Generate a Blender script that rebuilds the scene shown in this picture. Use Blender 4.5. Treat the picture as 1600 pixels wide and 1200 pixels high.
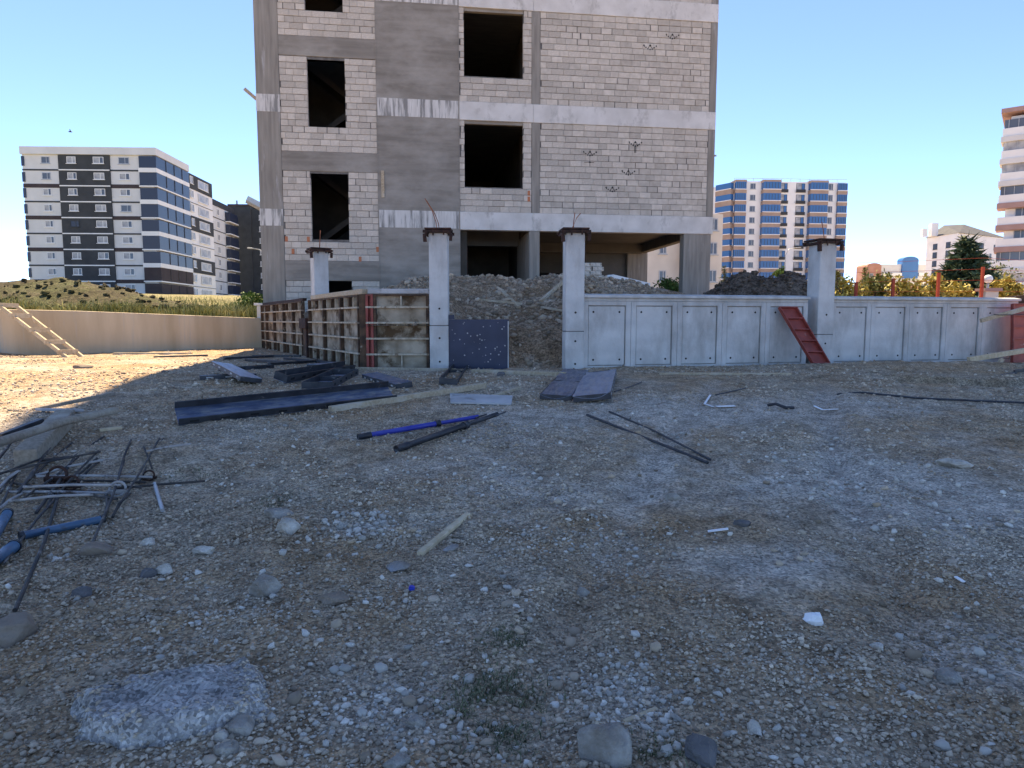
import bpy, math, random
import numpy as np
from mathutils import Vector, Matrix
random.seed(7); RNG = np.random.default_rng(11)
for o in list(bpy.data.objects): bpy.data.objects.remove(o)
SC = bpy.context.scene; COL = SC.collection
# ------------------------------------------------------------------ camera
F = 1060.0; T = math.atan(100 / F); CZ = 1.4
cam = bpy.data.cameras.new('camera'); camo = bpy.data.objects.new('camera', cam); COL.objects.link(camo)
camo.location = (0, 0, CZ); camo.rotation_euler = (math.pi / 2 - T, 0, 0)
cam.sensor_width = 36; cam.lens = 36 * F / 1600; cam.clip_start = 0.05; cam.clip_end = 6000
SC.camera = camo
# ------------------------------------------------------------------ light
SUN_EL = math.radians(57.5); SH = Vector((0.20, -0.98)).normalized()       # direction the shadows fall
W = bpy.data.worlds.new('World'); SC.world = W; W.use_nodes = True
nt = W.node_tree; bg = nt.nodes['Background']
sky = nt.nodes.new('ShaderNodeTexSky'); sky.sky_type = 'NISHITA'; sky.sun_disc = False
sky.sun_elevation = SUN_EL; sky.sun_rotation = math.atan2(-SH.x, -SH.y)
sky.altitude = 900; sky.air_density = 0.45; sky.dust_density = 0.0; sky.ozone_density = 9.0
nt.links.new(sky.outputs[0], bg.inputs[0]); bg.inputs[1].default_value = 0.12
sl = bpy.data.lights.new('sun', 'SUN'); sl.energy = 2.9; sl.angle = math.radians(0.5); sl.color = (1, 0.91, 0.78)
slo = bpy.data.objects.new('sun', sl); COL.objects.link(slo); slo.location = (0, 0, 60)
ldir = Vector((SH.x * math.cos(SUN_EL), SH.y * math.cos(SUN_EL), -math.sin(SUN_EL)))
slo.rotation_euler = ldir.to_track_quat('-Z', 'Y').to_euler()
SC.view_settings.view_transform = 'Standard'; SC.view_settings.look = 'None'
SC.view_settings.exposure = 2.15; SC.view_settings.gamma = 1.0; SC.view_settings.use_curve_mapping = False
SC.view_settings.use_white_balance = True; SC.view_settings.white_balance_temperature = 8700        # the phone's daylight-shade balance
SC.render.engine = 'CYCLES'

# ------------------------------------------------------------------ geometry of the place
def ray(x, y):
    xc = (x - 800) / F; yc = (600 - y) / F
    return Vector((xc, math.cos(T) + yc * math.sin(T), -math.sin(T) + yc * math.cos(T)))
def P(x, y, Y):
    d = ray(x, y); k = Y / d.y
    return Vector((d.x * k, Y, CZ + d.z * k))
def frac(a): return a - np.floor(a)
def hsh(ix, iy, s): return frac(np.sin(ix * 127.1 + iy * 311.7 + s * 74.7) * 43758.5453)
def vn(x, y, s=0):
    x = np.asarray(x, float); y = np.asarray(y, float)
    ix = np.floor(x); iy = np.floor(y); fx = x - ix; fy = y - iy
    fx = fx * fx * (3 - 2 * fx); fy = fy * fy * (3 - 2 * fy)
    a = hsh(ix, iy, s); b = hsh(ix + 1, iy, s); c = hsh(ix, iy + 1, s); d = hsh(ix + 1, iy + 1, s)
    return (a * (1 - fx) + b * fx) * (1 - fy) + (c * (1 - fx) + d * fx) * fy
def fbm(x, y, o=3, s=0):
    t = 0; a = .5; n = 0
    for i in range(o):
        t = t + a * vn(x * 2 ** i + 13.7 * i, y * 2 ** i - 7.1 * i, s + i); n += a; a *= .5
    return t / n - .5
def sst(t): t = np.clip(t, 0, 1); return t * t * (3 - 2 * t)
TR0 = np.array((5.6, 10.25)); TR1 = np.array((10.5, 9.3))
def segd(x, y, a, b):
    d = b - a; t = np.clip(((x - a[0]) * d[0] + (y - a[1]) * d[1]) / (d @ d), 0, 1)
    return np.hypot(x - a[0] - t * d[0], y - a[1] - t * d[1]), t
def trk(x, y): return np.abs(x - (.25 + .24 * y + .012 * y * y))        # wheel tracks curving in from the gateway side
def gh(x, y):
    x = np.asarray(x, float); y = np.asarray(y, float)
    z = .52 * sst((y - 2.0) / 9.0)
    near = sst((40 - np.hypot(x, y)) / 20)
    z = z + near * (.07 * fbm(x * .4, y * .4, 2, 3) * sst((y - 1) / 4) + .045 * fbm(x * 1.3, y * 1.3, 3, 5)
                    + (.045 * fbm(x * 5, y * 5, 3, 9) + .028 * fbm(x * 17, y * 17, 2, 21)) * (1 - .75 * sst(fbm(x * .55, y * .55, 3, 300) / .12 + .4)))
    z = z - near * (.035 * np.exp(-((trk(x, y) - .78) / .16) ** 2) - .015 * np.exp(-((trk(x, y) - 1.08) / .13) ** 2)) * sst((y - 1.5) / 2) * sst((11.5 - y) / 2) * (.6 + vn(x * .7, y * .7, 51))
    d, t = segd(x, y, TR0, TR1)
    z = z - .42 * sst((.5 - d + .12 * fbm(x * 3, y * 3, 2, 8)) / .12) * sst(t * 5)
    z = z + .16 * np.exp(-(((x + 5.3) / .9) ** 2 + ((y - 6.9) / .5) ** 2))          # low spoil heap, far left
    z = z + .10 * np.exp(-(((x + 3.35) / .7) ** 2 + ((y - 5.9) / .35) ** 2))
    z = z + .12 * np.exp(-(((x - 8) / 4) ** 2 + ((y - 12.2) / .45) ** 2))           # spoil along the foot of the wall
    z = z + .45 * sst((-x - 12) / 4) * sst((y - 11) / 5)
    return z
def gz(x, y): return float(gh(x, y))
def G(x, y, up=0.0):
    d = ray(x, y); k = 1.0
    for i in range(60):
        p = Vector((0, 0, CZ)) + d * k
        e = p.z - gz(p.x, p.y) - up
        k *= 1 + .7 * e / max(.2, (CZ - gz(p.x, p.y)))
    p = Vector((0, 0, CZ)) + d * k
    return Vector((p.x, p.y, gz(p.x, p.y) + up))

DUST = [(G(x_, y_), rx, ry, a) for x_, y_, rx, ry, a in ((785, 700, .75, 1.3, .55), (840, 780, .6, .6, .35), (1360, 755, 1.0, .8, .5), (1210, 880, .6, .3, .45), (1130, 770, .8, .5, .4), (1540, 800, .5, .5, .5), (1560, 1030, .3, .35, .5), (1000, 640, 1.6, .8, .3), (330, 650, .8, .5, .3), (560, 826, .25, .16, .7), (985, 1090, .16, .2, .5), (620, 1115, .2, .2, .4), (1300, 640, 2.5, .8, .35), (620, 730, .6, .4, .3))]
def dust(x, y):
    d = .95 * fbm(x * .55, y * .55, 3, 300) + .10 + .8 * fbm(x * 2.3, y * 2.3, 3, 304) * .45
    for p, rx, ry, a in DUST: d = d + a * np.exp(-((x - p.x) / rx) ** 2 - ((y - p.y) / ry) ** 2)
    d = d + .3 * np.exp(-((trk(x, y) - .78) / .2) ** 2) * sst((y - 3) / 2) * sst((12 - y) / 3) - .22 * sst((2.6 - y) / 1.2)
    return np.clip(d / .55, 0, 1)
# ------------------------------------------------------------------ helpers
class MB:
    def __init__(s): s.v = []; s.f = []; s.m = []; s.cm = 0
    def add(s, vs, fs):
        n = len(s.v); s.v += [tuple(v) for v in vs]
        s.f += [tuple(i + n for i in f) for f in fs]; s.m += [s.cm] * len(fs); return s
    def box(s, x0, x1, y0, y1, z0, z1):
        v = [(x, y, z) for z in (z0, z1) for y in (y0, y1) for x in (x0, x1)]
        return s.add(v, [(0, 2, 3, 1), (4, 5, 7, 6), (0, 1, 5, 4), (2, 6, 7, 3), (0, 4, 6, 2), (1, 3, 7, 5)])
    def bar(s, p, q, w, h, up=(0, 0, 1), roll=0):
        p = Vector(p); q = Vector(q); d = (q - p).normalized(); u = Vector(up)
        if abs(d.dot(u)) > .98: u = Vector((1, 0, 0))
        r = d.cross(u).normalized(); u = r.cross(d).normalized()
        if roll:
            c, n = math.cos(roll), math.sin(roll); r, u = r * c + u * n, u * c - r * n
        v = [a + r * (i * w / 2) + u * (j * h / 2) for a in (p, q) for j in (-1, 1) for i in (-1, 1)]
        return s.add(v, [(0, 2, 3, 1), (4, 5, 7, 6), (0, 1, 5, 4), (2, 6, 7, 3), (0, 4, 6, 2), (1, 3, 7, 5)])
    def tube(s, pts, r, n=8, cap=True):
        pts = [Vector(p) for p in pts]; rings = []; base = len(s.v); fs = []
        rr = r if isinstance(r, (list, tuple)) else [r] * len(pts)
        for i, p in enumerate(pts):
            d = (pts[min(i + 1, len(pts) - 1)] - pts[max(i - 1, 0)]).normalized()
            u = Vector((0, 0, 1)) if abs(d.z) < .9 else Vector((1, 0, 0))
            a = d.cross(u).normalized(); b = d.cross(a)
            rings += [p + (a * math.cos(2 * math.pi * k / n) + b * math.sin(2 * math.pi * k / n)) * rr[i] for k in range(n)]
        for i in range(len(pts) - 1):
            for k in range(n):
                k2 = (k + 1) % n; fs.append((i * n + k, i * n + k2, (i + 1) * n + k2, (i + 1) * n + k))
        if cap: fs.append(tuple(range(n))); fs.append(tuple((len(pts) - 1) * n + k for k in reversed(range(n))))
        return s.add(rings, fs)
    def disc(s, c, nrm, r, n=10, t=.004):
        c = Vector(c); nrm = Vector(nrm).normalized(); return s.tube([c - nrm * .001, c + nrm * t], r, n)
    def prism(s, prof, axis_p, axis_q, up=(0, 0, 1)):
        """profile (a,b) swept from p to q: a along right, b along up"""
        p = Vector(axis_p); q = Vector(axis_q); d = (q - p).normalized(); r = d.cross(Vector(up)).normalized(); u = r.cross(d)
        n = len(prof); v = [e + r * a + u * b for e in (p, q) for a, b in prof]
        fs = [(i, (i + 1) % n, n + (i + 1) % n, n + i) for i in range(n)] + [tuple(reversed(range(n))), tuple(range(n, 2 * n))]
        return s.add(v, fs)
    def mesh(s, name, mats):
        me = bpy.data.meshes.new(name); me.from_pydata(s.v, [], s.f)
        for m in (mats if isinstance(mats, (list, tuple)) else [mats]): me.materials.append(m)
        if any(s.m): me.polygons.foreach_set('material_index', s.m)
        me.update(); return me
    def build(s, name, mats, parent=None, bevel=0, smooth=False):
        me = s.mesh(name, mats); o = link(name, me, parent)
        if smooth:
            me.polygons.foreach_set('use_smooth', [True] * len(me.polygons))
        if bevel:
            b = o.modifiers.new('bevel', 'BEVEL'); b.width = bevel; b.segments = 2; b.limit_method = 'ANGLE'
        return o
def link(name, data, parent=None, loc=None, rz=0):
    o = bpy.data.objects.new(name, data); COL.objects.link(o)
    if parent: o.parent = parent
    if loc is not None: o.location = loc
    if rz: o.rotation_euler = (0, 0, rz)
    return o
def tag(o, label, cat, group=None):
    o['label'] = label; o['category'] = cat
    if group: o['group'] = group
    return o
def thing(name, label, cat, loc=(0, 0, 0), rz=0, group=None):
    return tag(link(name, None, None, loc, rz), label, cat, group)
def structure(o): o['kind'] = 'structure'; return o
def stuff(o, label=None, cat=None):
    o['kind'] = 'stuff'
    if label: tag(o, label, cat)
    return o
def rawmesh(name, V, Fc, mats, n):
    """V (k,3) array, Fc (m,n) array"""
    me = bpy.data.meshes.new(name); me.vertices.add(len(V)); me.vertices.foreach_set('co', V.astype(np.float32).ravel())
    m = len(Fc); me.loops.add(m * n); me.loops.foreach_set('vertex_index', Fc.astype(np.int32).ravel())
    me.polygons.add(m); me.polygons.foreach_set('loop_start', np.arange(0, m * n, n, dtype=np.int32))
    me.update(calc_edges=True); me.validate()
    for q in (mats if isinstance(mats, (list, tuple)) else [mats]): me.materials.append(q)
    return me

# ------------------------------------------------------------------ materials
def nodes(name):
    m = bpy.data.materials.new(name); m.use_nodes = True; t = m.node_tree
    return m, t, t.nodes['Principled BSDF'], t.nodes.new, t.links.new
def c4(c): return (c[0], c[1], c[2], 1)
def mat(name, c1, c2=None, scale=3, stretch=(1, 1, 1), detail=6, rough=.9, metal=0, bump=0, bscale=40, rand=0, lo=.35, hi=.65, c3=None, s3=1.0, l3=.6, spec=.3, h3=.1, st3=None):
    m, t, b, N, L = nodes(name)
    b.inputs['Roughness'].default_value = rough; b.inputs['Metallic'].default_value = metal
    b.inputs['Specular IOR Level'].default_value = spec
    tc = N('ShaderNodeTexCoord'); mp = N('ShaderNodeMapping'); mp.inputs['Scale'].default_value = stretch
    L(tc.outputs['Object'], mp.inputs[0])
    col = None
    if c2 is None: c2 = tuple(min(1, k * 1.12) for k in c1)
    nz = N('ShaderNodeTexNoise'); nz.inputs['Scale'].default_value = scale; nz.inputs['Detail'].default_value = detail
    L(mp.outputs[0], nz.inputs[0])
    r = N('ShaderNodeValToRGB'); r.color_ramp.elements[0].position = lo; r.color_ramp.elements[1].position = hi
    r.color_ramp.elements[0].color = c4(c1); r.color_ramp.elements[1].color = c4(c2); L(nz.outputs[0], r.inputs[0]); col = r.outputs[0]
    if c3 is not None:
        mp3 = N('ShaderNodeMapping'); mp3.inputs['Scale'].default_value = st3 or (1, 1, 1); mp3.inputs['Location'].default_value = (5.2, 1.7, 9.1)
        L(tc.outputs['Object'], mp3.inputs[0])
        n3 = N('ShaderNodeTexNoise'); n3.inputs['Scale'].default_value = s3; n3.inputs['Detail'].default_value = 8; n3.inputs['Roughness'].default_value = .65
        L(mp3.outputs[0], n3.inputs[0])
        r3 = N('ShaderNodeMapRange'); r3.inputs[1].default_value = l3 - h3 / 2; r3.inputs[2].default_value = l3 + h3 / 2; L(n3.outputs[0], r3.inputs[0])
        mx = N('ShaderNodeMix'); mx.data_type = 'RGBA'; L(r3.outputs[0], mx.inputs[0]); L(col, mx.inputs[6]); mx.inputs[7].default_value = c4(c3); col = mx.outputs[2]
    if rand:
        oi = N('ShaderNodeObjectInfo'); ge = N('ShaderNodeNewGeometry'); ad = N('ShaderNodeMath'); ad.operation = 'ADD'
        L(oi.outputs['Random'], ad.inputs[0]); L(ge.outputs['Random Per Island'], ad.inputs[1])
        fr = N('ShaderNodeMath'); fr.operation = 'FRACT'; L(ad.outputs[0], fr.inputs[0])
        mr = N('ShaderNodeMapRange'); mr.inputs[3].default_value = 1 - rand; mr.inputs[4].default_value = 1 + rand; L(fr.outputs[0], mr.inputs[0])
        hs = N('ShaderNodeHueSaturation'); L(mr.outputs[0], hs.inputs['Value']); L(col, hs.inputs['Color']); col = hs.outputs[0]
    L(col, b.inputs['Base Color'])
    if bump:
        n2 = N('ShaderNodeTexNoise'); n2.inputs['Scale'].default_value = bscale; n2.inputs['Detail'].default_value = 5; L(mp.outputs[0], n2.inputs[0])
        bp = N('ShaderNodeBump'); bp.inputs['Strength'].default_value = bump; bp.inputs['Distance'].default_value = .02
        L(n2.outputs[0], bp.inputs['Height']); L(bp.outputs[0], b.inputs['Normal'])
    return m
M = {}
M['conc'] = mat('board_marked_concrete', (.20, .18, .155), (.27, .245, .215), 1.6, (.35, .35, 4), 8, bump=.25, bscale=9, c3=(.36, .335, .30), s3=.9, l3=.58, h3=.3, st3=(.8, 1, 1.5))
M['concv'] = mat('column_concrete', (.22, .20, .175), (.31, .285, .25), 2.2, (4, 4, .35), 8, bump=.2, bscale=9, c3=(.4, .39, .38), s3=2.2, l3=.66, h3=.12, st3=(3, 3, .3))
M['wash'] = mat('whitewashed_beam', (.55, .53, .50), (.68, .66, .63), 1.6, (1, 1, 1), 8, c3=(.36, .345, .32), s3=1.5, l3=.64, h3=.2, st3=(2, 1, 1.2), bump=.15, bscale=15)
M['drip'] = mat('dripping_whitewash', (.55, .53, .50), (.68, .66, .63), 3, (3, 3, .4), 8, c3=(.24, .235, .225), s3=2.2, l3=.53, h3=.12, st3=(3.4, 3, .3), bump=.15, bscale=15)
M['block'] = mat('pumice_block', (.48, .43, .37), (.57, .515, .45), 6, rough=.95, bump=.35, bscale=60, rand=.16)
M['mortar'] = mat('mortar_joint', (.10, .095, .09), (.2, .19, .18), 5, rough=1)
M['tile'] = mat('red_clay_tile', (.42, .14, .07), (.55, .22, .12), 8)
M['soffit'] = mat('slab_concrete', (.10, .10, .10), (.14, .138, .135), 1.5, (1, 4, 1), 6)  # darkened too, to deepen the shade inside the open floors
M['inner'] = mat('bare_inner_wall', (.05, .045, .038), (.08, .07, .06), 1.5)  # room shade put into the colour: darkened so the openings look dark
M['paint'] = mat('black_spray_paint', (.03, .03, .03), (.06, .06, .06), 10)
M['cwall'] = mat('pale_cast_concrete', (.50, .50, .49), (.60, .60, .585), 2.2, (1, 1, 1.5), 8, rough=.8, bump=.22, bscale=25, c3=(.30, .285, .265), s3=1.6, l3=.56, h3=.3, st3=(1.3, 1, .5), spec=.35)
M['hole'] = mat('tie_hole_plug', (.015, .015, .018), (.03, .03, .03), 5)
M['rust'] = mat('rusty_steel', (.026, .015, .012), (.07, .03, .021), 9, rough=.8, bump=.3, bscale=50)
M['rebar'] = mat('rusty_rebar', (.22, .07, .035), (.34, .13, .07), 12, rough=.8)
M['form'] = mat('mortar_stained_form_sheet', (.21, .165, .115), (.42, .36, .28), 3.2, (1, 1, 1), 9, bump=.3, bscale=20, c3=(.09, .055, .03), s3=2.3, l3=.56, h3=.12, rand=.12)
M['formrib'] = mat('mortar_crusted_rib', (.36, .29, .21), (.54, .47, .37), 12, c3=(.12, .07, .04), s3=5, l3=.6, h3=.1, bump=.3, bscale=60)
M['formrust'] = mat('brown_rusty_frame', (.05, .033, .024), (.13, .075, .045), 8, rough=.85, c3=(.3, .26, .2), s3=6, l3=.66, h3=.08)
M['red'] = mat('red_oxide_steel', (.22, .035, .025), (.33, .06, .045), 4, rough=.55, c3=(.35, .28, .25), s3=7, l3=.68, h3=.1, bump=.1, spec=.5)
M['dblue'] = mat('dark_blue_film_panel', (.012, .02, .05), (.025, .035, .075), 2.5, rough=.5, c3=(.42, .44, .48), s3=11, l3=.74, h3=.03, spec=.5)
M['steel'] = mat('blue_grey_steel', (.04, .06, .11), (.11, .15, .23), 3, (1, 4, 1), rough=.45, metal=.3, c3=(.22, .23, .24), s3=5, l3=.56, h3=.2, st3=(1, 5, 2), bump=.3, bscale=12, spec=.5)
M['dsteel'] = mat('dark_oily_steel', (.018, .02, .026), (.045, .05, .06), 6, rough=.5, c3=(.2, .19, .18), s3=9, l3=.66, h3=.1, spec=.5)
M['lsteel'] = mat('pale_zinc_sheet', (.13, .17, .25), (.24, .29, .38), 3, (1, 4, 1), rough=.4, metal=.2, c3=(.30, .30, .30), s3=5, l3=.58, h3=.2, st3=(1, 5, 2), bump=.3, bscale=12, spec=.5)
M['bpipe'] = mat('blue_painted_pipe', (.012, .03, .30), (.03, .06, .38), 6, rough=.4, spec=.5, c3=(.1, .1, .12), s3=8, l3=.66, h3=.08)
M['tpipe'] = mat('light_blue_painted_pipe', (.03, .095, .17), (.06, .14, .23), 6, rough=.45, spec=.5, c3=(.06, .06, .07), s3=9, l3=.62, h3=.08)
M['black'] = mat('black_pipe', (.012, .013, .018), (.03, .032, .04), 9, rough=.5, spec=.5, c3=(.2, .19, .18), s3=14, l3=.7, h3=.06)
M['rod'] = mat('dusty_steel_rod', (.03, .03, .033), (.08, .068, .06), 6, rough=.7, c3=(.26, .24, .22), s3=7, l3=.64, h3=.12, rand=.3)
M['prod'] = mat('mortar_crusted_rod', (.28, .26, .25), (.42, .4, .38), 8, rough=.9, c3=(.08, .06, .05), s3=7, l3=.6, h3=.1)
M['wood'] = mat('grey_weathered_timber', (.37, .285, .19), (.50, .41, .30), 5, (6, 6, 6), 6, c3=(.52, .47, .39), s3=2.5, l3=.6, h3=.2, bump=.25, bscale=30)
M['oldwood'] = mat('old_grey_timber', (.24, .20, .155), (.36, .31, .25), 5, (6, 6, 6), 6, c3=(.42, .38, .32), s3=2.5, l3=.6, h3=.2, bump=.35, bscale=25)
M['freshwood'] = mat('pale_pine_timber', (.48, .37, .24), (.62, .50, .35), 4, (4, 4, 4), 6, bump=.2, bscale=30)
M['ply'] = mat('pale_grey_board', (.36, .36, .36), (.48, .48, .48), 3, c3=(.27, .26, .25), s3=4, l3=.6, h3=.1)
M['retain'] = mat('tan_streaked_retaining_wall', (.46, .36, .24), (.60, .49, .35), 1.4, (1.6, 1.6, .25), 8, bump=.2, bscale=12, c3=(.45, .42, .37), s3=1.6, l3=.63, h3=.12, st3=(2.5, 2.5, .15))
M['white'] = mat('white_render', (.74, .74, .73), (.8, .8, .79), .4)
M['offwhite'] = mat('light_grey_render', (.60, .60, .59), (.66, .66, .65), .4)
M['charcoal'] = mat('charcoal_cladding', (.045, .05, .055), (.06, .065, .07), .6)
M['brownband'] = mat('dark_brown_band', (.055, .042, .045), (.07, .055, .055), .6)
M['taupe'] = mat('taupe_render', (.32, .235, .19), (.37, .28, .23), .6)
M['maroon'] = mat('maroon_band', (.34, .22, .20), (.40, .26, .24), .6)
M['greyroof'] = mat('grey_roof_sheet', (.085, .087, .095), (.11, .112, .12), .6)
M['beige'] = mat('beige_render', (.58, .54, .48), (.66, .62, .56), .5)
M['brickred'] = mat('terracotta_render', (.42, .21, .15), (.48, .26, .2), .6)
def glass(name, c, rough=.08):
    m, t, b, N, L = nodes(name); b.inputs['Base Color'].default_value = c4(c); b.inputs['Roughness'].default_value = rough
    b.inputs['Specular IOR Level'].default_value = .45; return m
M['glass'] = glass('window_glass', (.10, .12, .15)); M['bglass'] = glass('blue_balcony_glass', (.03, .13, .33), .25)
M['nglass'] = glass('navy_balcony_glass', (.02, .03, .06), .35); M['aglass'] = glass('blue_arch_glass', (.02, .14, .38), .3)
M['curtain'] = mat('window_with_curtain', (.25, .26, .28), (.48, .49, .50), .8, rough=.4)
M['leaf'] = mat('olive_leaf', (.10, .115, .03), (.22, .21, .06), 3, rand=.4, rough=.7)
M['gold'] = mat('golden_leaf', (.30, .23, .045), (.48, .38, .09), 3, rand=.35, rough=.7)
M['needle'] = mat('dark_spruce_needle', (.03, .06, .035), (.075, .115, .055), 3, rand=.4, rough=.7)
M['green'] = mat('green_leaf', (.05, .10, .02), (.10, .17, .04), 3, rand=.4, rough=.7)
M['grass'] = mat('dry_green_grass', (.15, .165, .05), (.34, .31, .13), 2, rand=.45, rough=.8)
M['weed'] = mat('grey_green_weed', (.08, .095, .05), (.17, .18, .10), 4, rand=.4, rough=.8)
M['bark'] = mat('bark', (.08, .055, .04), (.14, .1, .07), 8)
M['postred'] = mat('red_fence_paint', (.42, .06, .03), (.5, .09, .05), 5)
M['rock'] = mat('grey_rock', (.24, .21, .18), (.42, .385, .34), 14, rough=.95, bump=.8, bscale=60, c3=(.22, .18, .14), s3=9, l3=.6, h3=.2)
M['palerock'] = mat('pale_limestone', (.44, .39, .33), (.62, .57, .50), 14, rough=.95, bump=.7, bscale=60, c3=(.27, .22, .17), s3=9, l3=.6, h3=.2)
M['darkrock'] = mat('dark_clod', (.10, .095, .095), (.17, .16, .16), 8, rough=.95, bump=.5, bscale=45)
M['bluerock'] = mat('blue_grey_cement_lump', (.24, .245, .265), (.33, .335, .35), 5, rough=.95, bump=.6, bscale=30, c3=(.22, .17, .12), s3=5, l3=.52, h3=.25)
M['brownrock'] = mat('brown_clod', (.20, .15, .115), (.29, .23, .18), 8, rough=.95, bump=.6, bscale=40)
M['plastic'] = mat('white_plastic', (.78, .80, .82), (.85, .86, .87), 5, rough=.5)
M['cap'] = mat('blue_plastic', (.01, .05, .45), (.015, .07, .5), 5, rough=.35, spec=.5)
M['lampwhite'] = mat('white_lamp_glass', (.75, .75, .73), (.8, .8, .78), 4, rough=.3)
M['galv'] = mat('galvanised_steel', (.35, .36, .37), (.45, .46, .47), 5, rough=.5, metal=.5)

def soil(name, brown, grey, pale, bump=.6, dens=1.0, dusty=None):
    m, t, b, N, L = nodes(name); b.inputs['Roughness'].default_value = .97; b.inputs['Specular IOR Level'].default_value = .15
    tc = N('ShaderNodeTexCoord')
    def noise(s, d=6, r=.6, off=0):
        mp = N('ShaderNodeMapping'); mp.inputs['Location'].default_value = (off, off * 1.7, 0); L(tc.outputs['Object'], mp.inputs[0])
        n = N('ShaderNodeTexNoise'); n.inputs['Scale'].default_value = s; n.inputs['Detail'].default_value = d; n.inputs['Roughness'].default_value = r
        L(mp.outputs[0], n.inputs[0]); return n.outputs[0]
    def rng(x, a, c, lo=0, hi=1):
        r = N('ShaderNodeMapRange'); r.inputs[1].default_value = a; r.inputs[2].default_value = c; r.inputs[3].default_value = lo; r.inputs[4].default_value = hi
        L(x, r.inputs[0]); return r.outputs[0]
    def mix(f, a, c, mode='MIX'):
        x = N('ShaderNodeMix'); x.data_type = 'RGBA'; x.blend_type = mode
        if hasattr(f, 'links'): L(f, x.inputs[0])
        else: x.inputs[0].default_value = f
        for i, k in ((6, a), (7, c)):
            if hasattr(k, 'links'): L(k, x.inputs[i])
            else: x.inputs[i].default_value = c4(k)
        return x.outputs[2]
    col = mix(rng(noise(.55, 8, .65), .42, .6), brown, grey)
    col = mix(rng(noise(.9, 10, .7, 31), .52, .66), col, pale)
    if dusty:
        an = N('ShaderNodeAttribute'); an.attribute_name = 'dust'
        ad_ = N('ShaderNodeMath'); ad_.operation = 'ADD'; L(an.outputs['Fac'], ad_.inputs[0]); L(rng(noise(9, 8, .75, 3), .3, .7, -.3, .3), ad_.inputs[1])
        col = mix(rng(ad_.outputs[0], .25, 1.0, 0, .68), col, dusty)
    col = mix(rng(noise(5, 6, .7, 7), .3, .7), mix(1.0, col, (.5, .47, .44), 'MULTIPLY'), mix(1.0, col, (1.35, 1.33, 1.31), 'MULTIPLY'))
    v = N('ShaderNodeTexVoronoi'); v.inputs['Scale'].default_value = 70 * dens; L(tc.outputs['Object'], v.inputs[0])
    hs = N('ShaderNodeSeparateColor'); L(v.outputs['Color'], hs.inputs[0])
    gr = rng(hs.outputs[0], 0, 1, .35, 1.6); mm = N('ShaderNodeVectorMath'); mm.operation = 'SCALE'; L(col, mm.inputs[0]); L(gr, mm.inputs['Scale'])
    col = mix(.75, col, mm.outputs[0])
    L(col, b.inputs['Base Color'])
    v2 = N('ShaderNodeTexVoronoi'); v2.inputs['Scale'].default_value = 38 * dens; L(tc.outputs['Object'], v2.inputs[0])
    a = N('ShaderNodeMath'); a.operation = 'ADD'; L(v.outputs['Distance'], a.inputs[0]); L(v2.outputs['Distance'], a.inputs[1])
    a2 = N('ShaderNodeMath'); a2.operation = 'ADD'; L(a.outputs[0], a2.inputs[0]); L(noise(60, 5, .7), a2.inputs[1])
    bp = N('ShaderNodeBump'); bp.invert = True; bp.inputs['Strength'].default_value = bump; bp.inputs['Distance'].default_value = .02
    L(a2.outputs[0], bp.inputs['Height']); L(bp.outputs[0], b.inputs['Normal'])
    return m
M['ground'] = soil('gravelly_ground', (.46, .315, .195), (.45, .365, .275), (.52, .45, .36), .8, dusty=(.58, .54, .485))
M['mound'] = soil('rubbly_earth', (.28, .185, .115), (.35, .265, .19), (.42, .35, .28), .8, .5)
M['bank'] = soil('bank_earth', (.26, .22, .13), (.20, .20, .08), (.33, .29, .18), .6, .5)
M['gravel'] = mat('gravel_stone', (.38, .285, .20), (.54, .45, .355), 1.2, rough=.95, rand=.4)
M['palegravel'] = mat('pale_gravel_stone', (.44, .40, .345), (.60, .56, .50), 1.2, rough=.95, rand=.35)
M['rubble'] = mat('brown_rubble_stone', (.30, .22, .15), (.43, .345, .265), 1.2, rough=.95, rand=.45)

# ================================================================== GROUND
def geo(a, step, k, end):
    r = [a]
    while r[-1] < end: r.append(r[-1] + step); step *= k
    return r
xp = list(np.arange(0, 5, .05)) + list(np.arange(5, 13, .1)) + geo(13, .15, 1.2, 2500)
X1 = np.array(sorted(set([-x for x in xp] + xp)))
Y1 = np.array([-y for y in reversed(geo(.5, .3, 1.3, 600))] + list(np.arange(-.2, 1.2, .1)) + list(np.arange(1.2, 5, .03)) + list(np.arange(5, 16, .07)) + geo(16, .1, 1.18, 3000))
gx, gy = np.meshgrid(X1, Y1); Zg = gh(gx, gy)
def gridmesh(name, Xs, Ys, Zs, m, smooth=True):
    ny, nx = Xs.shape; V = np.stack([Xs, Ys, Zs], -1).reshape(-1, 3)
    i = np.arange(ny * nx).reshape(ny, nx)
    Fc = np.stack([i[:-1, :-1], i[:-1, 1:], i[1:, 1:], i[1:, :-1]], -1).reshape(-1, 4)
    me = rawmesh(name, V, Fc, m, 4)
    if smooth: me.polygons.foreach_set('use_smooth', np.ones(len(me.polygons), bool))
    return link(name, me)
go = structure(gridmesh('ground', gx, gy, Zg, M['ground']))
at = go.data.attributes.new('dust', 'FLOAT', 'POINT'); at.data.foreach_set('value', dust(gx, gy).ravel().astype(np.float32))

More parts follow.
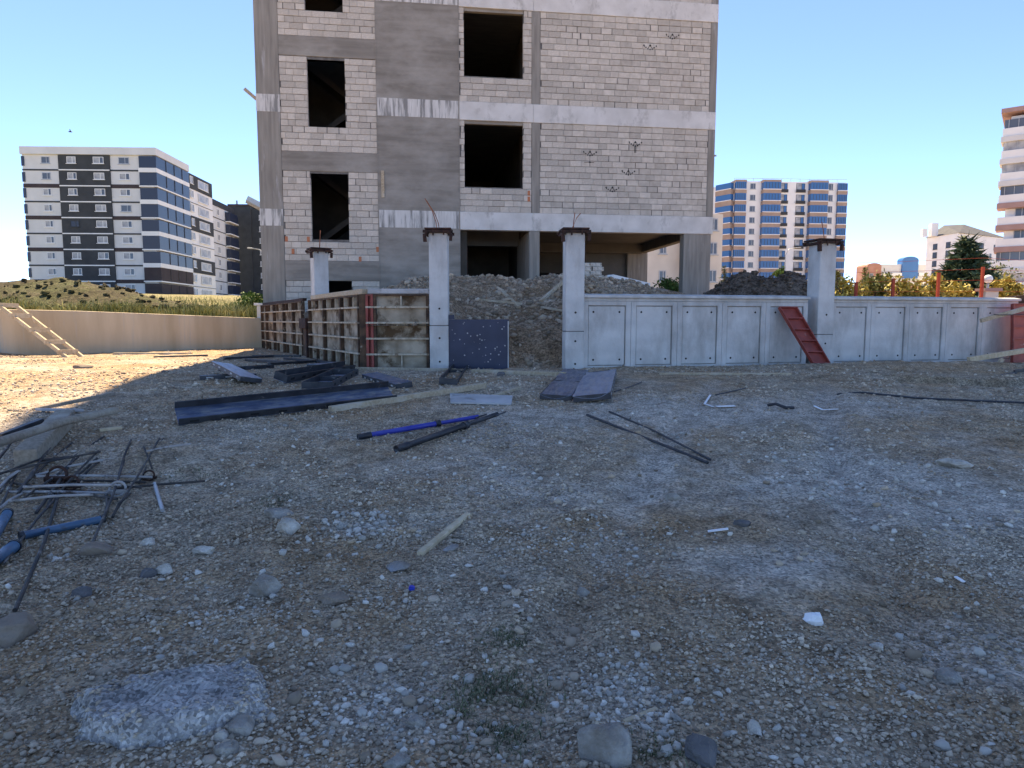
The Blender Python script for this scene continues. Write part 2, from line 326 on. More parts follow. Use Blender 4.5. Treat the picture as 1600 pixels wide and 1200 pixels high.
OCT = np.array([(1, 0, 0), (-1, 0, 0), (0, 1, 0), (0, -1, 0), (0, 0, 1), (0, 0, -1)], float)
OCF = np.array([(0, 2, 4), (2, 1, 4), (1, 3, 4), (3, 0, 4), (2, 0, 5), (1, 2, 5), (3, 1, 5), (0, 3, 5)])
q = (1 + 5 ** .5) / 2
ICO = np.array([(-1, q, 0), (1, q, 0), (-1, -q, 0), (1, -q, 0), (0, -1, q), (0, 1, q), (0, -1, -q), (0, 1, -q), (q, 0, -1), (q, 0, 1), (-q, 0, -1), (-q, 0, 1)], float) / math.hypot(1, q)
ICF = np.array([(0, 11, 5), (0, 5, 1), (0, 1, 7), (0, 7, 10), (0, 10, 11), (1, 5, 9), (5, 11, 4), (11, 10, 2), (10, 7, 6), (7, 1, 8), (3, 9, 4), (3, 4, 2), (3, 2, 6), (3, 6, 8), (3, 8, 9), (4, 9, 5), (2, 4, 11), (6, 2, 10), (8, 6, 7), (9, 8, 1)])
def stones(name, pos, rad, m, base=OCT, fc=OCF, flat=.7, sink=.3, jit=.42):
    n = len(pos); k = len(base)
    S = rad[:, None] * RNG.uniform(.65, 1.25, (n, 3)); S[:, 2] *= flat
    V = base[None] * (1 + RNG.uniform(-jit, jit, (n, k, 1))) * S[:, None]
    a = RNG.uniform(0, 6.283, n); ca, sa = np.cos(a)[:, None], np.sin(a)[:, None]
    tl = RNG.uniform(-.5, .5, n); ct, s2 = np.cos(tl)[:, None], np.sin(tl)[:, None]
    y = V[..., 1] * ct - V[..., 2] * s2; z = V[..., 1] * s2 + V[..., 2] * ct; x = V[..., 0]
    V = np.stack([x * ca - y * sa, x * sa + y * ca, z], -1)
    V += pos[:, None]; V[..., 2] += (rad * flat * (1 - 2 * sink) * .8)[:, None]
    Fc = (fc[None] + (np.arange(n) * k)[:, None, None]).reshape(-1, 3)
    return rawmesh(name, V.reshape(-1, 3), Fc, m, 3)
def scatter(n, y0, y1, pw=1.0, wid=.95, ex=.5):
    y = y0 + (y1 - y0) * RNG.random(n) ** pw
    x = RNG.uniform(-1, 1, n) * (wid * y + ex)
    return x, y
def gravel_field(name, n, y0, y1, r0, r1, m, mask_s, thr, base=OCT, fc=OCF, label=None, drop=1.0):
    x, y = scatter(n, y0, y1)
    w = fbm(x * mask_s, y * mask_s, 3, 40) + .25 * fbm(x * 3, y * 3, 2, 44) + RNG.normal(0, .08, n) - .30 * dust(x, y) * drop
    k = w > thr; x, y = x[k], y[k]
    r = r0 * (r1 / r0) ** (RNG.random(len(x)) ** 2.2)
    pos = np.stack([x, y, gh(x, y)], -1)
    o = link(name, stones(name, pos, r, m, base, fc)); stuff(o, label, 'gravel'); return o
gravel_field('fine_gravel', 62000, 1.3, 4.2, .0045, .016, M['gravel'], .8, -.24, label='fine brown grey gravel covering the shaded foreground')
gravel_field('gravel', 52000, 4.0, 9.0, .007, .022, M['gravel'], .7, -.09, label='coarse brown grey gravel over the middle of the yard')
gravel_field('gravel', 34000, 8.5, 22, .012, .035, M['gravel'], .5, -.04, label='scattered gravel towards the walls at the back')
gravel_field('pale_gravel', 6000, 1.4, 9.0, .005, .026, M['palegravel'], .9, .06, ICO, ICF, drop=-.15, label='pale crushed stone chips strewn over the yard')
gravel_field('clods', 3000, 1.5, 13, .010, .032, M['rubble'], 1.2, -.05, ICO, ICF, drop=.4, label='brown clods and stones half sunk in the yard')
# pale chips in the clusters near the lens
def cluster(cx, cy, rx, ry, n, r0, r1, m, lab):
    c = G(cx, cy); x = c.x + RNG.normal(0, rx, n); y = c.y + RNG.normal(0, ry, n)
    r = r0 * (r1 / r0) ** (RNG.random(n) ** 1.8)
    o = link('stone_chips', stones('stone_chips', np.stack([x, y, gh(x, y)], -1), r, m, ICO, ICF, .75)); stuff(o, lab, 'stones')
cluster(985, 1085, .13, .16, 330, .004, .017, M['palegravel'], 'white stone chips heaped right of the green weeds')
cluster(610, 1110, .17, .13, 330, .004, .018, M['palegravel'], 'grey white stone chips left of the green weeds')
cluster(560, 825, .16, .15, 260, .005, .03, M['palegravel'], 'crumbled pale mortar patch left of the short stake')
cluster(960, 850, .3, .2, 160, .006, .02, M['palegravel'], 'pale chips in the middle of the yard')
cluster(360, 1130, .18, .1, 160, .004, .017, M['gravel'], 'grey chips below the large cement lump')
cluster(1350, 760, .4, .5, 260, .006, .03, M['palegravel'], 'dusty pale chips on the right of the yard')

# ---- rubble fill behind the walls and in the gateway
WA = Vector((1.24, 12.0)); WSL = .24                       # front line of the panelled wall
def wall_y(x): return WA.y + WSL * (x - WA.x)
FC = Vector((-2.62, 12.35)); FE = Vector((-7.85, 21.5))    # bend and far end of the formwork run
def front(x):
    x = np.asarray(x, float)
    return np.where(x < FC.x, FC.y + (x - FC.x) * (FE.y - FC.y) / (FE.x - FC.x) + .35, np.where(x < WA.x, 12.15, WA.y + WSL * (x - WA.x) + .3))
def fillz(x, y):
    d = y - front(x)
    ridge = 2.45 * np.exp(-((x - .2) / 4.2) ** 4) + 1.75 * (1 - np.exp(-((x - .2) / 4.2) ** 4))
    ridge = ridge - .14 * np.exp(-((x - .35) / .5) ** 2) + .12 * fbm(x * .8, y * .8, 2, 60)
    gate = sst((x + 1.35) / .3) * sst((1.3 - x) / .3)
    toe = gate * (gh(x, y) - .06) + (1 - gate) * 1.30
    mid = gate * 1.25 + (1 - gate) * 1.55
    z = toe + (mid - toe) * sst(d / 1.3) + (ridge - mid) * sst((d - .9) / 3.6)
    z = z - .35 * sst((d - 5.5) / 3)
    rough = .16 * fbm(x * 1.4, y * 1.4, 4, 70) + .11 * fbm(x * 5, y * 5, 3, 77)
    return z + rough * sst(d / .4)
xs = np.concatenate([np.arange(-8.2, -3, .2), np.arange(-3, 4, .05), np.arange(4, 24, .25)])
ds = np.array([0] + list(np.arange(.05, 6, .06)) + geo(6, .1, 1.15, 34))
gx, gd = np.meshgrid(xs, ds); gy = front(gx) + gd
structure(gridmesh('earth_mound', gx, gy, fillz(gx, gy), M['mound']))
n = 5200; x = RNG.uniform(-3.6, 3.4, n); y = front(x) + .05 + 6.2 * RNG.random(n) ** .8
r = .014 * 5.5 ** (RNG.random(n) ** 2.3)
stuff(link('rubble', stones('rubble', np.stack([x, y, fillz(x, y)], -1), r, M['rubble'], ICO, ICF, .75)), 'brown stone rubble strewn over the earth mound behind the gateway', 'rubble')
# dark soil heap behind the wall, right of the building
def heap(name, c, rx, ry, h, m, lab, seed, n=46, nst=500, rmax=.09, noise=.3):
    u = np.linspace(-1.25, 1.25, n); ux, uy = np.meshgrid(u, u); X = c[0] + ux * rx; Y = c[1] + uy * ry
    rr = np.sqrt(ux ** 2 + uy ** 2)
    z = h * sst((1.2 - rr) / 1.0) * (1 + noise * 1.4 * fbm(X * .7, Y * .7, 2, seed)) + noise * .5 * fbm(X * 2.2, Y * 2.2, 4, seed + 3) * sst((1.25 - rr) * 2)
    o = gridmesh(name, X, Y, c[2] + z, m); structure(o)
    if nst:
        i = RNG.integers(0, n, (nst, 2)); V = np.stack([X[i[:, 0], i[:, 1]], Y[i[:, 0], i[:, 1]], c[2] + z[i[:, 0], i[:, 1]]], -1) + RNG.normal(0, .02, (nst, 3))
        stuff(link('clods', stones('clods', V, .03 * (rmax / .03) ** RNG.random(nst), m, ICO, ICF)), lab, 'clods')
heap('soil_heap', (P(1190, 480, 19.5).x, 19.5, 1.45), 2.35, 1.7, 1.22, soil('dark_turned_soil', (.12, .09, .07), (.17, .135, .105), (.22, .185, .155), 1.0, .3), 'dark clods on the soil heap behind the panelled wall', 90, 46, 900, .10, .4)

# ================================================================== UNFINISHED BUILDING
BA = math.radians(7.8); bo = P(412, 500, 22.5)
B = thing('unfinished_building', 'grey unfinished concrete building with block infill and empty window openings', 'building', (bo.x, bo.y, 0), BA)
def part(name, m, *boxes, bevel=0, parent=B):
    mb = MB()
    for b in boxes: mb.box(*b)
    return mb.build(name, m, parent, bevel)
ST = 3.61; Z0 = 4.45; NST = 10; BW = 15.5; BD = 12.0
TOPZ = Z0 + ST * (NST - 1) + .6
# columns and shear wall
part('column', M['concv'], (0, .73, 0, .5, 0, TOPZ), bevel=.012)
part('shear_wall', M['conc'], (3.8, 6.5, 0, .3, 0, TOPZ), bevel=.01)
for k in range(NST):
    zb = Z0 + ST * k; za = zb - ST + .6 if k else 0.0
    part('column', M['concv'], (8.95 if k else 8.88, 9.24, .004, .6 if k else 3.0, za, zb), bevel=.01)
    if k: part('column', M['concv'], (15.25, 15.5, .004, .5, za, zb), bevel=.01)
    else: part('column', M['concv'], (14.44, 15.45, .02, .4, 0, zb), bevel=.01)
    part('beam', M['wash'], (6.5, 9.0, -.012, .3, zb, zb + .6), bevel=.012)
    part('beam', M['wash'], (9.004, BW, -.012, .3, zb, zb + .6), bevel=.012)
    part('whitewash_band', M['drip'], (3.804, 6.497, -.008, .1, zb + .03, zb + .6))
    part('whitewash_band', M['drip'], (-.006, .728, -.007, .1, zb + .02, zb + .56))
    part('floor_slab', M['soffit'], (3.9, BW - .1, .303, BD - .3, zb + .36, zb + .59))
# joint ridges where the shuttering met, and the pale run-down streaks on the shear wall
for s_ in (3.78, 6.47): part('joint_ridge', M['conc'], (s_, s_ + .035, -.012, .05, 0, TOPZ))
# landing beams of the stair bay
lb = [(2.70, 3.35)] + [(6.25 + ST * i, 6.87 + ST * i) for i in range(NST - 1)]
for a, b in lb: part('landing_beam', M['conc'], (.73, 3.8, .01, .3, a, b), bevel=.012)
# body behind: side, back and cross walls
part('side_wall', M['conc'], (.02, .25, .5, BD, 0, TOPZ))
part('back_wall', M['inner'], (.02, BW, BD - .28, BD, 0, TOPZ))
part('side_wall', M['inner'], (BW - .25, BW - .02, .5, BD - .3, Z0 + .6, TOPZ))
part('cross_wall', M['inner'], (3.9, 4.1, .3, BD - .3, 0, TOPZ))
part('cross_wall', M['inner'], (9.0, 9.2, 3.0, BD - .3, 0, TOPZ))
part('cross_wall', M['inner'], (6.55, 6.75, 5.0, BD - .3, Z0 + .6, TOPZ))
for k in range(4):
    MB().bar((.9, 2.2, 3.6 + ST * k), (3.3, 2.2, 5.4 + ST * k), 1.1, .18).build('stair_flight', M['inner'], B); MB().bar((3.3, 3.5, 5.4 + ST * k), (.9, 3.5, 7.2 + ST * k), 1.1, .18).build('stair_flight', M['inner'], B)
part('stair_wall', M['inner'], (.26, 3.9, 4.6, 4.8, 0, TOPZ))
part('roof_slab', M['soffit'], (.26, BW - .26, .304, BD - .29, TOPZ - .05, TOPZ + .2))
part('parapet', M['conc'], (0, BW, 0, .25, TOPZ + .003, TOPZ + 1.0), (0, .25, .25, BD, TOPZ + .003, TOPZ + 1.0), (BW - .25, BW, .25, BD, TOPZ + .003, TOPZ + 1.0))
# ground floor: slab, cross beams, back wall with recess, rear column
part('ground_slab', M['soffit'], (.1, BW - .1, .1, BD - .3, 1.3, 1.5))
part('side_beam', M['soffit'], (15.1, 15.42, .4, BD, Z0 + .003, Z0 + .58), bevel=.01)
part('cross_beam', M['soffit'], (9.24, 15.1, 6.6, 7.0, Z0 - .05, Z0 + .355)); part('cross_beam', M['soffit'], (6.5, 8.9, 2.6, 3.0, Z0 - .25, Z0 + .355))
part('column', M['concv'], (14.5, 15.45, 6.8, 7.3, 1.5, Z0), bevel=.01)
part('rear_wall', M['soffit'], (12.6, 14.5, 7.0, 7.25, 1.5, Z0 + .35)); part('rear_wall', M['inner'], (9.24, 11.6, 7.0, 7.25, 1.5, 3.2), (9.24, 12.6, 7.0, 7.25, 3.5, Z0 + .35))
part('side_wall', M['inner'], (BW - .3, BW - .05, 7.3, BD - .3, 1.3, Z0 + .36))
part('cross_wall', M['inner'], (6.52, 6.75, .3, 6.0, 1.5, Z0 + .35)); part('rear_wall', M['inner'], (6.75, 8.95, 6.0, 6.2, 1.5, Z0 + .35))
part('pipe', M['rust'], (6.78, 6.83, 1.0, 1.05, 1.5, 4.0)); part('pipe', M['galv'], (6.78, 6.84, 1.3, 1.36, 1.5, 3.9))

# ---- block infill
bl = MB(); fr = .016
ring = lambda e, y: [(-.5 + e, y, -.5 + e * 2), (.5 - e, y, -.5 + e * 2), (.5 - e, y, .5 - e * 2), (-.5 + e, y, .5 - e * 2)]
bl.add(ring(0, 1.) + ring(0, .06) + ring(fr, 0), [(4, 5, 1, 0), (5, 6, 2, 1), (6, 7, 3, 2), (7, 4, 0, 3), (8, 9, 5, 4), (9, 10, 6, 5), (10, 11, 7, 6), (11, 8, 4, 7), (8, 11, 10, 9)])
BLK = bl.mesh('block', M['block'])
blocks = []            # (s centre, z centre, length, height)
tiles = []
def infill(s0, s1, z0, z1, holes=(), rows=None, seed=0, backing=True):
    R = random.Random(seed); n = rows or round((z1 - z0) / .2); h = (z1 - z0) / n
    for r in range(n):
        a = z0 + r * h; spans = [(s0, s1)]
        for (p, q_, u, v) in holes:
            if a + h * .5 > u and a + h * .5 < v:
                spans = [t for (m0, m1) in spans for t in ((m0, min(m1, p)), (max(m0, q_), m1)) if t[1] - t[0] > .04]
        for (m0, m1) in spans:
            x = m0 + (0 if r % 2 else -.2) + R.uniform(-.06, .06)
            while x < m1 - .03:
                L_ = .4 * R.choice((1, 1, 1, 1, .98, 1.03, 1, .75) if m1 - m0 > 2 else (1, 1, .8, .6, 1.1)); e = x + L_
                if m1 - e < .07: e = m1
                u0, u1 = max(x, m0), min(e, m1)
                if u1 - u0 > .05:
                    if R.random() < .012 and u1 - u0 < .2: tiles.append(((u0 + u1) / 2, a + h / 2, u1 - u0, h))
                    else: blocks.append(((u0 + u1) / 2, a + h / 2, u1 - u0 - R.choice((.003, .003, .004, .045 if R.random() < .22 else .005)), h - R.choice((.010, .012, .015))))
                x = e
    if backing:
        mb = MB()
        zs = sorted({z0, z1, *[v for hh in holes for v in hh[2:] if z0 < v < z1]})
        for a, b in zip(zs[:-1], zs[1:]):
            spans = [(s0, s1)]
            for (p, q_, u, v) in holes:
                if a >= u - .001 and b <= v + .001: spans = [t for (m0, m1) in spans for t in ((m0, min(m1, p)), (max(m0, q_), m1)) if t[1] - t[0] > .02]
            for m0, m1 in spans: mb.box(m0 + .003, m1 - .003, .036, .21, a, b)
        mb.build('mortar_bed', M['mortar'], B)
for k in range(1, 4):
    zt = Z0 + ST * k; zb = zt - ST + .6
    hi = k == 3
    infill(9.244, 15.247, zb, zt, rows=15, seed=10 + k)
    sill = zb + .83
    infill(6.504, 8.946, zb, zt, [(6.67, 8.66, sill, zt + 1)], rows=15, seed=20 + k)
    part('lintel', M['conc'], (6.67, 8.66, .06, .21, zt - .1, zt - .003))
infill(.733, 3.797, 0.4, 2.70, [(1.95, 2.87, 1.2, 2.9)], seed=31)
infill(.733, 3.797, 3.35, 6.25, [(1.62, 2.82, 4.05, 6.18)], seed=32)
infill(.733, 3.797, 6.87, 9.85, [(1.60, 2.79, 7.65, 9.77)], seed=33)
infill(.733, 3.797, 10.48, 13.46, [(1.58, 2.77, 11.28, 13.4)], seed=34)
for (a, z) in ((.80, 4.05), (1.50, 4.05), (1.0, 3.65), (3.74, 3.75), (3.16, 3.42), (8.86, 5.52), (8.86, 5.72)): tiles.append((a, z, .09, .19))
part('lintel', M['conc'], (1.62, 2.82, .05, .21, 6.18, 6.247)); part('lintel', M['conc'], (1.60, 2.79, .05, .21, 9.77, 9.847))
camv = Vector((0, 0, CZ)); rot = Matrix.Rotation(BA, 3, 'Z')
def vis(b):
    w = rot @ Vector((b[0], 0, b[1])) + Vector((bo.x, bo.y, 0)); d = w.y
    y = 500 - (w.z - CZ) * F / d
    return (1 if -5 < y < 455 else 0) * b[2] * b[3] / d ** 2
blocks.sort(key=vis, reverse=True)
RB = random.Random(5); rest = MB(); cache = [(Vector(v.co)) for v in BLK.vertices]; cf = [tuple(p.vertices) for p in BLK.polygons]
for i, (s, z, l, h) in enumerate(blocks):
    y = .017 + RB.uniform(-.004, .007)
    if i < 300:
        o = link('block', BLK, B, (s, y, z)); o.scale = (l, .17, h); o.rotation_euler = (0, RB.uniform(-.004, .004), RB.uniform(-.006, .006))
    else: rest.add([(s + v.x * l, y + v.y * .17, z + v.z * h) for v in cache], cf)
rest.build('block_courses', M['block'], B)['kind'] = 'stuff'
tl = BLK.copy(); tl.materials.clear(); tl.materials.append(M['tile'])
for (s, z, l, h) in tiles:
    o = link('clay_tile', tl, B, (s, .008, z)); o.scale = (l, .17, h * .9)
# unseen upper storeys: plain infill panels with openings
for k in range(4, NST):
    zt = Z0 + ST * k; zb = zt - ST + .6
    part('unseen_infill_panel', M['block'], (9.244, 15.247, .03, .2, zb, zt)); part('unseen_infill_panel', M['block'], (6.504, 8.946, .03, .2, zb, zb + .83), (6.504, 6.67, .03, .2, zb + .833, zt), (8.66, 8.946, .03, .2, zb + .833, zt))
for a, b in zip(lb[3:-1], lb[4:]): part('unseen_infill_panel', M['block'], (.733, 1.6, .03, .2, a[1], b[0]), (2.8, 3.797, .03, .2, a[1], b[0]), (1.6, 2.8, .03, .2, a[1], a[1] + .8))
# sprayed emblems on the big block wall
def emblem(s, z, stem=0, cross=0):
    mb = MB(); nrm = (0, -1, 0); R = random.Random(int(s * 100))
    pts = [(-.2, .055, .026), (-.135, .0, .024), (-.07, -.045, .026), (0, -.06, .026), (.07, -.045, .026), (.135, .0, .024), (.2, .05, .028), (-.19, .02, .016), (-.05, .0, .018), (.05, .0, .018), (.1, -.01, .014)]
    for a, b, r in pts: mb.disc((s + a * 1.1, .0125, z + b * 1.1), nrm, r * R.uniform(.9, 1.2), 8, .003)
    mb.add([(s - .05, .011, z + .03), (s + .05, .011, z + .03), (s + .012, .011, z + .10), (s - .012, .011, z + .10), (s - .05, .0125, z + .03), (s + .05, .0125, z + .03), (s + .012, .0125, z + .10), (s - .012, .0125, z + .10)], [(0, 1, 2, 3), (4, 7, 6, 5), (0, 4, 5, 1), (1, 5, 6, 2), (2, 6, 7, 3), (3, 7, 4, 0)])
    if stem: mb.box(s - .03, s - .01, .010, .0135, z - .3, z - .06); mb.box(s + .01, s + .03, .010, .0135, z - .3, z - .06)
    if cross: mb.box(s - .006, s + .006, .010, .0135, z - .42, z - .06); mb.box(s - .2, s + .15, .0101, .0136, z - .3, z - .285); mb.disc((s, .0125, z - .29), nrm, .03, 8, .003)
    mb.build('painted_emblem', M['paint'], B)
nB = Vector((-math.sin(BA), math.cos(BA), 0))
def SZ(x, y):
    r = ray(x, y); o = Vector((bo.x, bo.y, 0)); k = (o - camv).dot(nB) / r.dot(nB); p = camv + r * k - o
    return p.x * math.cos(BA) + p.y * math.sin(BA), p.z
for (x, y, a, b) in ((993, 224, 1, 0), (922, 239, 0, 1), (982, 269, 0, 0), (957, 295, 0, 0), (1051, 56, 0, 0), (1016, 73, 0, 0)):
    s, z = SZ(x, y); emblem(s, z - .02, a, b)
# loose boards left hanging on the frame
MB().bar((-.35, -.02, 8.75), (.02, .1, 8.45), .03, .1).build('stub_board', M['wood'], B)
MB().bar((-.42, -.05, 5.22), (.02, .12, 4.98), .04, .09).build('stub_board', M['wood'], B)
MB().box(3.9, 4.0, -.045, -.002, 5.45, 6.32).build('nailed_board', M['wood'], B)
MB().tube([(15.6, .1, 7.2), (15.5, .1, 7.2)], .03).build('stub_pipe', M['galv'], B)

# ================================================================== PANELLED WALL, POSTS, FORMWORK
WANG = math.atan(WSL); wu = Vector((math.cos(WANG), math.sin(WANG), 0))
def wpt(px):                         # point on the wall's front line under a pixel column
    u = (px - 800) / (F * math.cos(T) + 0) * 1.0
    u = P(px, 500, 1).x
    y = (WA.y - WSL * WA.x) / (1 - WSL * u); return Vector((u * y, y, 0))
WTOP = 1.865
def panel_wall(px0, px1, npan, label):
    a = wpt(px0); b = wpt(px1); L_ = (b - a).length; z0 = .36
    t = thing('panelled_wall', label, 'wall', (a.x, a.y, z0), WANG, 'cast panelled wall along the yard'); H = WTOP - z0
    MB().box(0, L_, .046, .22, 0, H - .07).build('wall_core', M['concv'], t)  # darker than the panels: groove shadow and mortar stains put into its colour
    MB().prism([(-.27, 0), (.06, 0), (.06, .045), (-.1, .075), (-.27, .06)], (0, 0, H - .075), (L_, 0, H - .075)).build('coping', M['cwall'], t, .008)
    MB().box(.002, L_ - .002, .004, .06, H - .13, H - .076).build('top_rail', M['cwall'], t, .006)
    MB().box(.002, L_ - .002, .006, .06, 0, .16).build('plinth', M['cwall'], t, .006)
    w = L_ / npan
    for i in range(npan):
        x0 = i * w + .0025; x1 = (i + 1) * w - .0025; zb, zt = .163, H - .133; st = .095; g = .012
        mb = MB(); mb.box(x0, x0 + st, 0, .06, zb, zt); mb.box(x1 - st, x1, 0, .06, zb, zt)
        mb.box(x0 + st, x1 - st, .001, .05, zt - .075, zt); mb.box(x0 + st, x1 - st, .001, .06, zb, zb + .06)
        mb.build('panel_frame', M['cwall'], t, .006)
        p = MB().box(x0 + st + g, x1 - st - g, .024, .06, zb + .06 + g, zt - .075 - g).build('panel', M['cwall'], t, .012)
        hm = MB()
        for hx in (x0 + st + .11, x1 - st - .11):
            for hz in (zb + .17, zt - .19): hm.disc((hx + random.uniform(-.01, .01), .024, hz), (0, -1, 0), .019, 10, .003)
        hm.build('tie_holes', M['hole'], p)['kind'] = 'stuff'
    return t
panel_wall(911, 1262, 5, 'pale panelled concrete wall between the gateway post and the taller lone post')
panel_wall(1299, 1590, 5, 'pale panelled concrete wall running to the red form at the right edge')

def cap_collar(t, w, z, rough=0):
    mb = MB(); h = w / 2 + .035
    for sx in (-1, 1):
        mb.bar((sx * h, -h - .05, z), (sx * h, h + .05, z), .05, .05)
        mb.bar((-h - .06, sx * h, z + .022), (h + .06, sx * h, z + .022), .045, .05)
    mb.box(-h - .03, h + .03, -h - .03, h + .03, z + .055, z + .085)
    mb.bar((h + .02, -h - .02, z - .14), (h + .03, -h - .02, z - .02), .05, .06, (0, 1, 0)); mb.bar((-h - .02, -h - .01, z - .16), (-h - .03, -h - .01, z - .02), .06, .06, (0, 1, 0))
    mb.bar((-h * .4, -h - .03, z - .05), (-h * .4, -h - .03, z + .05), .03, .02, (0, 1, 0)); mb.bar((h * .5, -h - .03, z - .04), (h * .5, -h - .03, z + .05), .03, .02, (0, 1, 0))
    mb.build('steel_collar', M['rust'], t, .004)
def post(px, Y, ang, w, ztop, zb, label, rods, joint, holes, mm='cwall', off=(0, 0, 0)):
    c = P(px, 500, Y) + Vector(off); t = thing('concrete_post', label, 'post', (c.x, c.y, zb), ang, 'square concrete posts along the yard front')
    H = ztop - zb
    a = w / 2
    if joint:
        MB().box(-a, a, -a, a, 0, joint - zb - .004).build('shaft', M[mm], t, .014); MB().box(-a + .002, a - .002, -a + .002, a - .002, joint - zb + .004, H).build('shaft', M[mm], t, .014)
        MB().box(-a + .006, a - .006, -a + .006, a - .006, joint - zb - .02, joint - zb + .02).build('construction_joint', M['mortar'], t)
    else: MB().box(-a, a, -a, a, 0, H).build('shaft', M[mm], t, .014)
    hm = MB()
    for z in holes: hm.disc((.01, -a, z - zb), (0, -1, 0), .019, 10, .003)
    if holes: hm.build('tie_holes', M['hole'], t)['kind'] = 'stuff'
    cap_collar(t, w, H - .05)
    for pts in rods: MB().tube([Vector(p) + Vector((0, 0, H - .05)) for p in pts], .008, 6).build('starter_bar', M['rebar'], t)
    return t
post(687, 12.25, 0.02, .335, 2.97, .42, 'pale square post with one bent rebar left of the gateway', [[(-.02, 0, 0), (-.05, 0, .22), (-.12, 0, .42), (-.24, 0, .62)], [(.02, .03, 0), (-.01, .03, .2), (-.07, .02, .36), (-.21, .01, .58)]], 1.30, (.66, 1.08, 1.6))
post(895.5, 12.08, 0.10, .335, 2.95, .42, 'pale square post with thin splayed rods right of the gateway', [[(-.02, 0, 0), (-.02, 0, .12), (.05, 0, .28), (.12, .02, .36)], [(.0, .03, 0), (.0, .03, .2), (.02, .02, .37)]], 1.20, (.63, 1.03, 1.53))
post(1280.5, 13.25, WANG, .36, 2.9, .42, 'lone tall square post rising from the middle of the panelled wall', [[(.06, 0, 0), (.02, 0, .15), (-.04, 0, .42)]], 1.12, (.62, .95, 1.5))
fa = math.atan2(FE.y - FC.y, FE.x - FC.x)
post(491, 15.9, fa - math.pi / 2 + math.radians(0), .34, 3.02, .42, 'slim concrete post rising out of the rusty formwork run', [[(.0, 0, 0), (.02, 0, .2), (.05, 0, .5)], [(.02, .02, 0), (.05, .02, .5)]], 0, (), off=(.15 * math.sin(-fa) * -1, .15 * .5, 0))

# --- stained steel formwork: the angled run
fd = (FE - FC).normalized(); FL = (FE - FC).length
def fpos(px):
    u = P(px, 500, 1).x; t = (u * FC.y - FC.x) / (fd.x - u * fd.y); return t
FT = thing('formwork_run', 'long mortar stained steel formwork receding left in front of the building', 'formwork', (FC.x, FC.y, .42), fa)
FH = 1.44
# local x runs along the run away from us, local +y towards the yard side
def form_panel(t, x0, x1, z0, z1, ribs, side, red=False, stubs=2):
    w = x1 - x0; sgn = side
    def bx(mb, a, b, c, d, e, f): mb.box(a, b, min(c * sgn, d * sgn), max(c * sgn, d * sgn), e, f)
    mb = MB(); bx(mb, x0 + .004, x1 - .004, 0, .02, z0, z1); p = mb.build('form_panel', M['red'] if red else M['form'], t)
    mb = MB(); bx(mb, x0 + .002, x0 + .045, .02, .095, z0, z1); bx(mb, x1 - .045, x1 - .002, .02, .095, z0, z1)
    bx(mb, x0 + .045, x1 - .045, .02, .09, z1 - .03, z1); bx(mb, x0 + .045, x1 - .045, .02, .09, z0, z0 + .03)
    mb.build('edge_frame', M['red'] if red else M['formrust'], p)
    zs = [z0 + .03] + ribs + [z1 - .03]
    for z in ribs:
        mb = MB(); bx(mb, x0 + .0, x1 - .0, .022, .105, z - .016, z + .016); mb.build('rib', M['formrib'], p)
    for (za, zb) in ((zs[-2], zs[-1]), (zs[0], zs[1])):
        for i in range(1, stubs + 1):
            x = x0 + w * i / (stubs + 1); mb = MB(); bx(mb, x - .012, x + .012, .021, .085, za + .016, zb); mb.build('stub_rib', M['formrib'] if i % 2 else M['formrust'], p)
            if stubs > 1: mb = MB(); bx(mb, x + .03, x + .03 + w * .14, .0205, .03, za + .02, zb - .01); mb.build('rust_patch', M['formrust'], p)
    return p
edges = [fpos(q_) for q_ in (567, 538, 511, 488)]
edges2 = [fpos(q_) for q_ in (477, 462, 447, 432, 420, 412.5)]
side = 1  # +y local = left of travel direction; the yard face is the one towards the camera
for E_, n_ in ((edges, 3), (edges2, 2)):
    for a, b in zip(E_[:-1], E_[1:]): form_panel(FT, a, b, .06, FH, [.36, .645, .93, 1.21], side, stubs=n_)
a, b = edges[-1], edges2[0]
MB().box(a + .003, b - .003, .03, .07, .06, 1.0).build('post_form', M['formrust'], FT); MB().box(a + .02, b - .02, .071, .16, .78, 1.02).build('form_clamp', M['rust'], FT, .01)
MB().box(a + .12, a + .2, .071, .12, .06, .78).build('form_strut', M['rust'], FT)
# pale coping form lying on top of the nearer half, rusty beam on the farther half
tag(MB().bar((FC.x + fd.x * .05, FC.y + fd.y * .05 , .42 + FH + .055), (FC.x + fd.x * (edges[-1] - .2), FC.y + fd.y * (edges[-1] - .2), .42 + FH + .055), .16, .10).build('coping_form', M['wood'], None, .015), 'pale board lying on top of the receding formwork', 'board')
tag(MB().bar((FC.x + fd.x * edges2[0], FC.y + fd.y * edges2[0], .42 + FH + .035), (FC.x + fd.x * (edges2[-1] - .1), FC.y + fd.y * (edges2[-1] - .1), .42 + FH + .035), .1, .065).build('rusty_beam', M['rust'], None, .006), 'dark rusty beam on the far end of the receding formwork', 'beam')
e = Vector((FE.x, FE.y)) + fd * .15
tag(MB().box(e.x - .13, e.x + .1, e.y - .1, e.y + .1, .3, 1.85).box(e.x - .2, e.x + .14, e.y - .16, e.y + .16, 1.852, 1.93).build('end_pier', M['beige'], None, .012), 'small beige pier with a cap at the far end of the formwork', 'pier')
